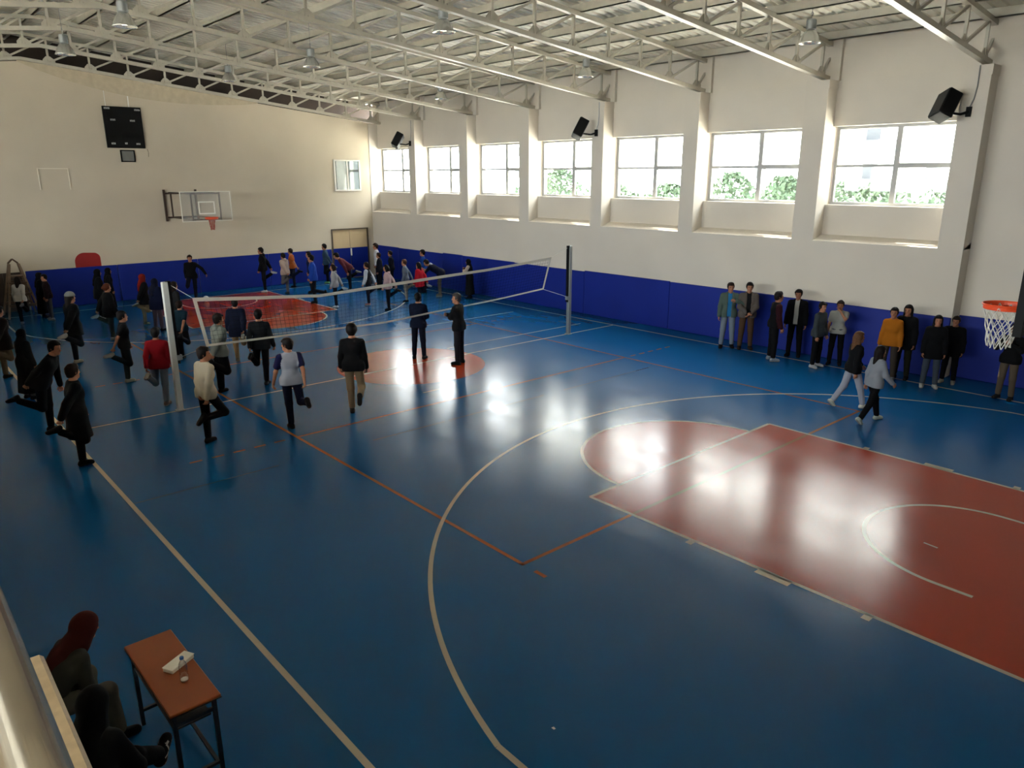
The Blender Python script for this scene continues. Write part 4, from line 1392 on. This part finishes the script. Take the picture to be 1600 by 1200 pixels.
def build_person(label, x, y, h, ang, pose, res, group, k):
    k = dict(k)
    J = skeleton(pose, k)
    s_ = h / 1.75
    root = empty('person', (x, y, 0), rad(ang - 90))
    tag(root, label, 'person', group)
    pts = [J['P'], J['N'], J['H'] + J['Hu'] * .05] + [J[s][q] for s in (1, -1) for q in ('hip', 'knee', 'ank', 'sh', 'el', 'wr')]
    pts += [J[s]['ank'] + J[s]['toe'] * .17 + J[s]['dn'] * .04 for s in (1, -1)] + [J[s]['wr'] + J[s]['hd'] * .1 for s in (1, -1)]
    pts = np.array(pts)
    g = Grid(pts.min(0) - .21, pts.max(0) + .21, res)
    P, U, R, Fw, N, H = J['P'], J['U'], J['R'], J['F'], J['N'], J['H']
    Hu, Hf, Hr = J['Hu'], J['Hf'], J['Hr']
    hpnt = lambda a, b, c: H + Hr * a + Hf * b + Hu * c

    def put(name, F, mats, fm=None, grid=g):
        r = grid.mesh(F)
        if r is None:
            return None
        V, Q = r
        cen = V[Q].mean(1)
        return np_mesh(name, V * s_, Q, mats, root, fm(cen) if fm else None)

    # ---- body
    F = g.new()
    torso(g, F, J, 0)
    for s in (1, -1):
        q = J[s]
        g.cap(F, q['hip'], q['knee'], .080, .052, .03)
        m = q['knee'] + (q['ank'] - q['knee']) * .3
        g.cap(F, q['knee'], m, .050, .052, .02)
        g.cap(F, m, q['ank'], .052, .034, .02)
        g.cap(F, q['ank'] + q['dn'] * .035 - q['toe'] * .03, q['ank'] + q['dn'] * .05 + q['toe'] * .14, .034, .026, .02)
        g.cap(F, q['sh'], q['el'], .047, .037, .02)
        g.cap(F, q['el'], q['wr'], .038, .026, .02)
        # palm
        side = nrm(np.cross(q['hd'], R * s if abs(q['hd'] @ R) < .9 else Fw))
        q['side'] = side
        for t in (-.02, .0, .02):
            g.cap(F, q['wr'], q['wr'] + q['hd'] * .075 + side * t * 1.3, .019, max(.016, res * .75), .012)
    g.cap(F, N - U * .04, H - Hu * .05 - Hf * .015, .056, .052, .03)
    g.ell(F, hpnt(0, -.012, .018), (Hr, Hf, Hu), (.077, .098, .098), .01)
    g.cap(F, hpnt(0, .028, -.04), hpnt(0, .055, -.085), .062, .04, .03)
    g.cap(F, hpnt(0, .085, .005), hpnt(0, .102, -.03), .011, .017, .012)
    for s in (1, -1):
        g.cap(F, hpnt(s * .078, -.01, .01), hpnt(s * .08, -.012, -.025), .014, .010, .008)

    def face(c):
        d = c - H
        a, b, u = d @ Hr, d @ Hf, d @ Hu
        m = np.zeros(len(c), int)
        m[(b > .06) & (np.abs(a) < .024) & (np.abs(u + .062) < .008)] = 2
        return m
    r = g.mesh(F)
    V, Q = r
    fm = face(V[Q].mean(1))
    # fingers, joined to the palms in the same mesh
    EV, EQ = [V], [Q]
    n0 = len(V)
    fmx = [fm]
    for s in (1, -1):
        q = J[s]
        pn = np.cross(q['hd'], q['side']) * 1.0
        if pn @ (J['P'] + U * .2 - q['wr']) < 0:
            pn = -pn
        grip = pose.startswith('quad')
        fg = []
        for i, (o, L) in enumerate(((-.032, .062), (-.011, .074), (.011, .070), (.031, .055))):
            a = q['wr'] + q['hd'] * .07 + q['side'] * o
            c1, c2 = (.35, .95) if not grip else (.8, 1.6)
            b1 = a + (q['hd'] * math.cos(c1) + pn * math.sin(c1)) * L * .5
            b2 = b1 + (q['hd'] * math.cos(c2) + pn * math.sin(c2)) * L * .5
            fg.append([a - q['hd'] * .02, a, b1, b2])
        a = q['wr'] + q['hd'] * .025 - q['side'] * .03
        b1 = a + nrm(q['hd'] * .7 - q['side'] * .6 + pn * .4) * .035
        fg.append([a + q['side'] * .015, a, b1, b1 + nrm(q['hd'] * .9 - q['side'] * .1 + pn * .5) * .03])
        for ch in fg:
            tb = MB()
            tb.tube([tuple(p) for p in ch], [.009, .0095, .0085, .006], 8, caps=False)
            vv = np.array(tb.v)
            qq = np.array(tb.f)
            EV.append(vv); EQ.append(qq + n0); n0 += len(vv)
            fmx.append(np.zeros(len(qq), int))
            # fingertip cap as two quads-fans
            last = n0 - 8
            cap_ = np.array([[last, last + 1, last + 2, last + 3], [last + 3, last + 4, last + 5, last], [last + 5, last + 6, last + 7, last]])
            EQ.append(cap_); fmx.append(np.zeros(3, int))
    for s in (1, -1):
        for (ca, cb, cu), (ra, rb, ru) in (((s * .031, .081, .006), (.013, .008, .006)), ((s * .032, .086, .024), (.018, .006, .004))):
            vv, qq = [], []
            for i in range(5):
                ph = PI * (i / 4 - .5)
                for j in range(8):
                    th = 2 * PI * j / 8
                    vv.append(hpnt(ca + ra * math.cos(ph) * math.cos(th), cb + rb * math.cos(ph) * math.sin(th), cu + ru * math.sin(ph)))
            for i in range(4):
                for j in range(8):
                    qq.append((n0 + i * 8 + j, n0 + i * 8 + (j + 1) % 8, n0 + i * 8 + 8 + (j + 1) % 8, n0 + i * 8 + 8 + j))
            EV.append(np.array(vv)); EQ.append(np.array(qq)); n0 += len(vv)
            fmx.append(np.ones(len(qq), int))
    np_mesh('body', np.concatenate(EV) * s_, np.concatenate(EQ), [SKIN, EYE, LIP], root, np.concatenate(fmx))

    # ---- trousers
    wide = k.get('botw', .014)
    bm = cloth('trousers', k['bot'])
    F = g.new()
    T0 = g.new()
    for s in (1, -1):
        q = J[s]
        e = q['knee'] + (q['ank'] - q['knee']) * .9
        g.cap(F, q['hip'], q['knee'], .082 + wide * .8, .058 + wide, .03)
        g.cap(F, q['knee'], e, .056 + wide, .046 + wide * .9, .03)
    g.cap(F, P - R * .075, P + R * .075, .098 + .012, .098 + .012, .04)
    g.cap(F, P + U * .05 - R * .06, P + U * .05 + R * .06, .1 + .008, .1 + .008, .04)
    if not J['sit']:
        F = np.maximum(F, g.dot(P + U * .1, U))
    put('trousers', F, [bm])

    # ---- upper garments
    tp = k['top']
    kind, colr = tp[0], tp[1]
    opt = tp[-1] if isinstance(tp[-1], dict) else {}
    if kind == 'coat' and not pose.startswith('quad'):
        kind = 'robe'
    hem = dict(sweater=-.12, hoodie=-.13, tee=-.1, jacket=-.12, coat=-.42, coat2=-.24, robe=-.78)[kind]
    th = dict(sweater=.018, hoodie=.026, tee=.014, jacket=.026, coat=.03, coat2=.034, robe=.03)[kind]
    tm = cloth(TOPNAME[kind], colr)

    def sleeves(F, e, short=False):
        for s in (1, -1):
            q = J[s]
            if short:
                g.cap(F, q['sh'], q['sh'] + (q['el'] - q['sh']) * .62, .052 + e, .054 + e, .03)
            else:
                g.cap(F, q['sh'], q['el'], .047 + e, .042 + e, .03)
                g.cap(F, q['el'], q['el'] + (q['wr'] - q['el']) * .93, .042 + e, .034 + e * .8, .02)

    def upper(e, hem_, short=False):
        A = g.new()
        torso(g, A, J, e)
        if not J['sit']:
            g.cap(A, P - U * .02 - R * .085, P - U * .02 + R * .085, .115 + e, .115 + e, .05)
            g.cap(A, P - U * .12 - R * .085, P - U * .12 + R * .085, .108 + e, .108 + e, .05)
        if hem_ < -.2:
            L = -hem_
            if not J['sit']:
                D = nrm(np.array((0, 0, -1.)) * .8 - U * .2)
                g.cap(A, P - R * .05, P + D * L - R * .06, .105 + e, .13 + e * 1.2 + L * .05, .04)
                g.cap(A, P + R * .05, P + D * L + R * .06, .105 + e, .13 + e * 1.2 + L * .05, .04)
                A = np.maximum(A, -g.dot(P + D * L, -D))
            else:
                A = np.maximum(A, -g.dot(P - U * .1, U))
        else:
            A = np.maximum(A, -g.dot(P + U * hem_, U))
        Sx = g.new()
        sleeves(Sx, e, short)
        B = np.minimum(A, Sx)
        t = np.clip(.5 + .5 * (A - Sx) / .03, 0, 1)
        B = A * (1 - t) + Sx * t - .03 * t * (1 - t)
        B = np.maximum(B, g.dot(N + U * .015, U) - (.02 if kind in ('hoodie', 'jacket') else 0))
        return B, A, Sx

    B, A, Sx = upper(th, hem, kind == 'tee')
    mats = [tm]
    fmf = None
    if 'sleeve' in opt:
        mats.append(cloth('sleeve', opt['sleeve']))
    if k.get('print_'):
        mats.append(cloth('chest_print', k['print_']))
        fmf = lambda c: ((((c - P) @ Fw) > .04) & (np.abs((c - P) @ R) < .05) & (np.abs((c - P) @ U - .22) < .1)).astype(int)
    if 'sleeve' in opt:
        ra = abs((J[1]['sh'] - P) @ R)

        def fmf(c):
            best = np.full(len(c), 9.)
            for s in (1, -1):
                q = J[s]
                for a, b in ((q['sh'], q['el']), (q['el'], q['wr'])):
                    d = b - a
                    t = np.clip(((c - a) @ d) / (d @ d), 0, 1)
                    dd = np.linalg.norm(c - a - t[:, None] * d, axis=1) - .05
                    best = np.minimum(best, dd)
            tor = np.abs((c - P) @ R) - (ra - .035)
            return ((best < .035) & ((tor > 0) | (((c - P) @ U) < .3) & (np.abs((c - P) @ R) > .13))).astype(int)
    if kind == 'jacket':
        inner = tp[2]
        I, _, _ = upper(.012, -.1)
        put('shirt', I, [cloth('shirt', inner)])
        slot = np.maximum(np.abs(g.dot(P, R)) - .05, -g.dot(P, Fw))
        put('jacket', np.maximum(B, -slot), mats, fmf)
    else:
        put(TOPNAME[kind], B, mats, fmf)
    if kind == 'hoodie' or k.get('hood'):
        Fh = g.new()
        g.cap(Fh, N - U * .03 - Fw * .07 - R * .05, N - U * .03 - Fw * .07 + R * .05, .055, .055, .02)
        g.cap(Fh, N - Fw * .06, N - U * .10 - Fw * .10, .06, .03, .03)
        put('hood', Fh, [cloth('hood', k.get('hood', colr))])
    if k.get('waist'):
        Fh = g.new()
        g.cap(Fh, P + U * .01 - R * .07, P + U * .01 + R * .07, .133, .133, .04)
        Fh = np.maximum(Fh, np.abs(g.dot(P - U * .02, U)) - .07)
        put('tied_shirt', Fh, [cloth('check', k['waist'], noise=.45, nscale=14)])

    # ---- shoes
    sm = cloth('shoe', k['shoes'])
    sole = cloth('sole', k.get('sole', '1c1c1c' if k['shoes'] < '5' else 'a9a8a2'))
    stripe = cloth('stripe', 'c9c6bd')
    for s in (1, -1):
        q = J[s]
        gs = Grid(np.minimum(q['ank'], q['ank'] + q['toe'] * .17) - .13, np.maximum(q['ank'], q['ank'] + q['toe'] * .17) + .13, min(res, .013))
        F = gs.new()
        a, d, t = q['ank'], q['dn'], q['toe']
        gs.cap(F, a + d * .02 - t * .012, a + d * .055 - t * .03, .046, .044, .02)
        gs.cap(F, a + d * .045 - t * .03, a + d * .058 + t * .13, .045, .042, .03)
        gs.cap(F, a + d * .02, a + d * .05 + t * .1, .042, .036, .03)
        F = np.maximum(F, gs.dot(a + d * (ANK - .002), d))
        F = np.maximum(F, gs.dot(a - d * .028, -d))
        
        def shoe_m(c):
            m = (((c - a) @ d) > ANK - .022).astype(int)
            if k.get('stripe'):
                u, v_ = (c - a) @ t, (c - a) @ d
                m[(np.abs(v_ - .035 - .018 * np.sin(u * 60)) < .008) & (u > -.02) & (u < .10)] = 2
            return m
        put('shoe', F, [sm, sole, stripe], shoe_m, gs)

    # ---- hair or head covering
    hk = k['hair']
    gh = Grid(np.minimum(H, H - U * .42 - Hf * .12) - .21, np.maximum(H, H + Hu * .1) + .21, min(res, .016))
    F = gh.new()
    hm = mat('hair', tuple(c * .6 for c in hexlin(hk[1])), .6, spec=.12, noise=.25, nscale=40)
    hq = lambda a, b, c: H + Hr * a + Hf * b + Hu * c
    dn = nrm(-U - Hu)

    def cut_face(F, y0=.035, z0=.052, e=0):
        yh, zh = gh.dot(H, Hf), gh.dot(H, Hu)
        F = np.maximum(F, -np.maximum(y0 - yh, zh - z0))
        return F
    st = hk[0]
    if st in ('short', 'curly', 'grey', 'bun', 'tied', 'long', 'long2', 'beanie'):
        e = dict(curly=.028, long=.016, long2=.016).get(st, .014)
        gh.ell(F, hq(0, -.014, .03), (Hr, Hf, Hu), (.078 + e, .098 + e, .094 + e), .01)
        gh.cap(F, hq(0, -.05, -.02), hq(0, -.055, -.06), .062 + e * .5, .05 + e * .4, .02)
        if st == 'curly':
            rr = random.Random(int(abs(x) * 100))
            for i in range(26):
                d = nrm((rr.uniform(-1, 1), rr.uniform(-1, .6), rr.uniform(-.2, 1)))
                c = hq(*(d * np.array((.088, .105, .105)) + np.array((0, -.014, .03))))
                gh.cap(F, c, c, .026, .026, .012)
        if st in ('short', 'grey'):
            rr = random.Random(int(abs(x * 100 + y * 37)))
            for i in range(22):
                d = nrm((rr.uniform(-1, 1), rr.uniform(-1, .9), rr.uniform(-.1, 1)))
                c = hq(*(d * np.array((.082, .101, .098)) + np.array((0, -.014, .03))))
                rr_ = rr.uniform(.014, .022)
                gh.cap(F, c, c + Hf * .015 - Hu * .006, rr_, rr_, .014)
        F = cut_face(F, .036, .05 + (int(abs(x) * 10) % 3) * .006)
        zh, yh = gh.dot(H, Hu), gh.dot(H, Hf)
        if st in ('short', 'curly', 'grey', 'bun', 'tied', 'beanie'):
            F = np.maximum(F, -(zh + .085))
        if st in ('long', 'long2'):
            Lh = .33 if st == 'long' else .2
            gh.cap(F, hq(0, -.07, -.02), hq(0, -.075, -.02) + dn * Lh, .075, .062, .03)
            for s in (1, -1):
                gh.cap(F, hq(s * .062, -.035, .02), hq(s * .082, -.02, -.05) + dn * (Lh * .75), .036, .034, .03)
        if st == 'bun':
            gh.cap(F, hq(0, -.12, .01), hq(0, -.125, .0), .045, .045, .02)
        if st == 'tied':
            gh.cap(F, hq(0, -.1, .0), hq(0, -.12, -.05) + dn * .1, .035, .022, .02)
        if st == 'beanie':
            gh.cap(F, hq(0, -.07, -.02), hq(0, -.08, -.02) + dn * .3, .07, .06, .03)
        put('hair', F, [hm], None, gh)
        if st == 'beanie':
            F2 = gh.new()
            gh.ell(F2, hq(0, -.016, .04), (Hr, Hf, Hu), (.1, .12, .112), .01)
            F2 = np.maximum(F2, -(zh - .03))
            put('beanie', F2, [cloth('knit', hk[2])], None, gh)
    else:
        gh.ell(F, hq(0, -.012, .012), (Hr, Hf, Hu), (.095, .118, .122), .02)
        gh.cap(F, hq(0, -.01, -.06), N + Fw * .0 - U * .02, .082, .095, .04)
        gh.cap(F, N - U * .0, N - U * .11 - Fw * .02, .095, .135, .05)
        gh.cap(F, N - Fw * .03, N - U * .26 - Fw * .115, .09, .06, .04)
        E_ = gh.new()
        gh.ell(E_, hq(0, .11, -.012), (Hr, Hf, Hu), (.058, .11, .082), .01)
        F = np.maximum(F, -E_)
        put('headscarf', F, [cloth('scarf', hk[1])], None, gh)
    return root


for row in PEOPLE:
    build_person(*row)

build_person('seated person with dark red headscarf and grey-olive clothes, bent over the lap', 8.76, -9.34, 1.66, 102, 'sit', .014, 'seated people under the balcony',
             dict(top=('sweater', '4a4840'), bot='5a564c', botw=.02, hair=('hijab', '4f1d18'), shoes='15171d', fem=1, pitch=-20))
build_person('seated person in black with legs crossed and striped black sneakers', 10.1, -9.33, 1.72, 138, 'sitcross', .014, 'seated people under the balcony',
             dict(top=('sweater', '0d0d0e'), bot='0c0c0d', botw=.02, hair=('hijab', '0b0b0c'), shoes='141416', sole='8f8c84', stripe=1, fem=1, pitch=-25))
# ------------------------------------------------------------------ outdoors beyond the windows
b = MB(); b.box(-70, 40, 9.25, 110, -.6, -.3); b.box(-70, 40, -90, YL - .3, -.6, -.3)
struct(b.build('ground_outside', mat('paving_pale', 'd6d3ca', .9)))
M_LEAF = mat('leaf', '3d493b', .9, spec=0, noise=.25, nscale=2)
M_BARK = mat('bark', '2b221b', .9)
rt = random.Random(7)
trees = [(4, 27, 4.4, 'broad green tree outside the nearest window'), (-1.5, 29, 4.1, 'low green tree outside the nearest window, left side'), (-6, 28, 4.4, 'green tree outside the second window'),
         (-10.5, 30, 4.6, 'pointed green tree outside the second window, left side'), (-15, 30, 4.0, 'low tree outside the third window'), (-20.5, 31, 3.9, 'low tree outside the third window, far side'),
         (-25, 30, 4.9, 'tall shrub outside the fourth window'), (-29.5, 32, 4.5, 'rounded shrub outside the fourth window'),
         (-0.2, 35.5, 4.25, 'low bush outside the nearest window, behind its mullion'), (-6.3, 35.5, 4.1, 'low bush outside the second window, right pane'), (-9.9, 36, 4.25, 'low bush outside the second window, behind its mullion')]
for k, (tx, ty, hh, lab) in enumerate(trees):
    root = empty('tree', (tx, ty, -.3))
    b = MB(); b.tube([(0, 0, 0), (.08, .03, hh * .35), (-.04, 0, hh * .6)], [.16, .12, .07], 8); b.build('trunk', M_BARK, root)
    b = MB()
    for i in range(900):
        a = rt.uniform(0, 2 * PI); z = rt.random() ** .8
        rr = (1.9 * math.sin(PI * min(1, .12 + z * .85)) + .25) * math.sqrt(rt.random())
        c = Vector((rr * math.cos(a) * (1 + .25 * math.sin(3 * a + k)), rr * math.sin(a), hh * .28 + z * (hh * .78)))
        u = Vector((rt.uniform(-1, 1), rt.uniform(-1, 1), rt.uniform(-1, 1))).normalized()
        v = u.orthogonal().normalized()
        s = rt.uniform(.12, .24)
        b.add([c - u * s, c + v * s * .5, c + u * s, c - v * s * .5], [(0, 1, 2, 3)])
    b.build('crown', M_LEAF, root)
    tag(root, lab, 'tree', 'trees outside')
M_FAC = mat('facade_white', 'd8d8d4', .8)
M_FWIN = mat('facade_window', '45474a', 1.0, spec=0)
M_FGRY = mat('facade_grey', '4d4f50', .9, spec=0)
for (bx, by, half, hgt, lab) in ((1, 58, 34, 34, 'pale apartment block seen through the nearest window'), (-66, 70, 10.5, 40, 'pale tower block added outside to dim floor reflections of the fourth window')):  # block enlarged and tower added to cut sky light and floor reflections
    bd = empty('apartment_building', (bx, by, -.3))
    b = MB(); b.box(-half, half, 0, 10, 0, hgt); b.build('wall', M_FAC, bd)
    if half > 12:
        b = MB(); b.box(half, half + 10, -46, 10, 0, 28); b.build('blocker_wing', M_FGRY, bd)  # unseen dark wing, added to block low sky light on the far wall
    nx = 13 if half > 12 else 4
    for i in range(nx):
        fx_ = -half + 2.4 + i * (2 * half - 4.8) / (nx - 1)
        for j in range(7):
            fz = 1.2 + j * 3.2
            b = MB(); b.box(fx_ - .6, fx_ + .6, -.06, .02, fz, fz + 1.3); b.build('window', M_FWIN, bd)
    for j in range(6):
        fz = 3.4 + j * 3.2
        b = MB(); b.box(-half * .55, -half * .35, -1.2, 0, fz, fz + .18); b.box(-half * .55, -half * .35, -1.2, -1.12, fz + .18, fz + 1.0); b.build('balcony', M_FGRY, bd)
    tag(bd, lab, 'building', 'apartment blocks outside')

# ------------------------------------------------------------------ light: overcast sky through the windows, weak sun grazing the sills
wd = bpy.data.worlds.new('sky')
wd.use_nodes = True
bg = wd.node_tree.nodes['Background']
bg.inputs['Color'].default_value = (.95, .98, 1.0, 1)
bg.inputs['Strength'].default_value = SKY
scene.world = wd
sun = bpy.data.lights.new('sun', 'SUN')
sun.energy = SUN
sun.angle = rad(1.0)
sun.color = (1, .93, .82)
so = bpy.data.objects.new('sun', sun)
so.rotation_euler = Vector((.8, -.3, -.9)).to_track_quat('-Z', 'Y').to_euler()
so.location = (-20, 20, 25)
COL.objects.link(so)

cam = bpy.data.cameras.new('camera')
cam.sensor_width = 36
cam.sensor_fit = 'HORIZONTAL'
cam.lens = 1154.19 / 1600 * 36
cam.clip_start = .05
cam.clip_end = 300
co = bpy.data.objects.new('camera', cam)
co.location = (14.8345, -9.8190, 4.4880)
co.rotation_euler = (rad(74.2033), rad(.0890), rad(48.5231))
COL.objects.link(co)
scene.camera = co

scene.view_settings.view_transform = 'Standard'
scene.view_settings.look = 'None'
scene.view_settings.exposure = EXPO
scene.view_settings.gamma = 1
scene.view_settings.use_curve_mapping = False
scene.cycles.use_denoising = True
scene.cycles.max_bounces = 10
scene.cycles.diffuse_bounces = 6
scene.cycles.transparent_max_bounces = 16
scene.cycles.caustics_reflective = False
scene.cycles.caustics_refractive = False
scene.cycles.sample_clamp_indirect = 12
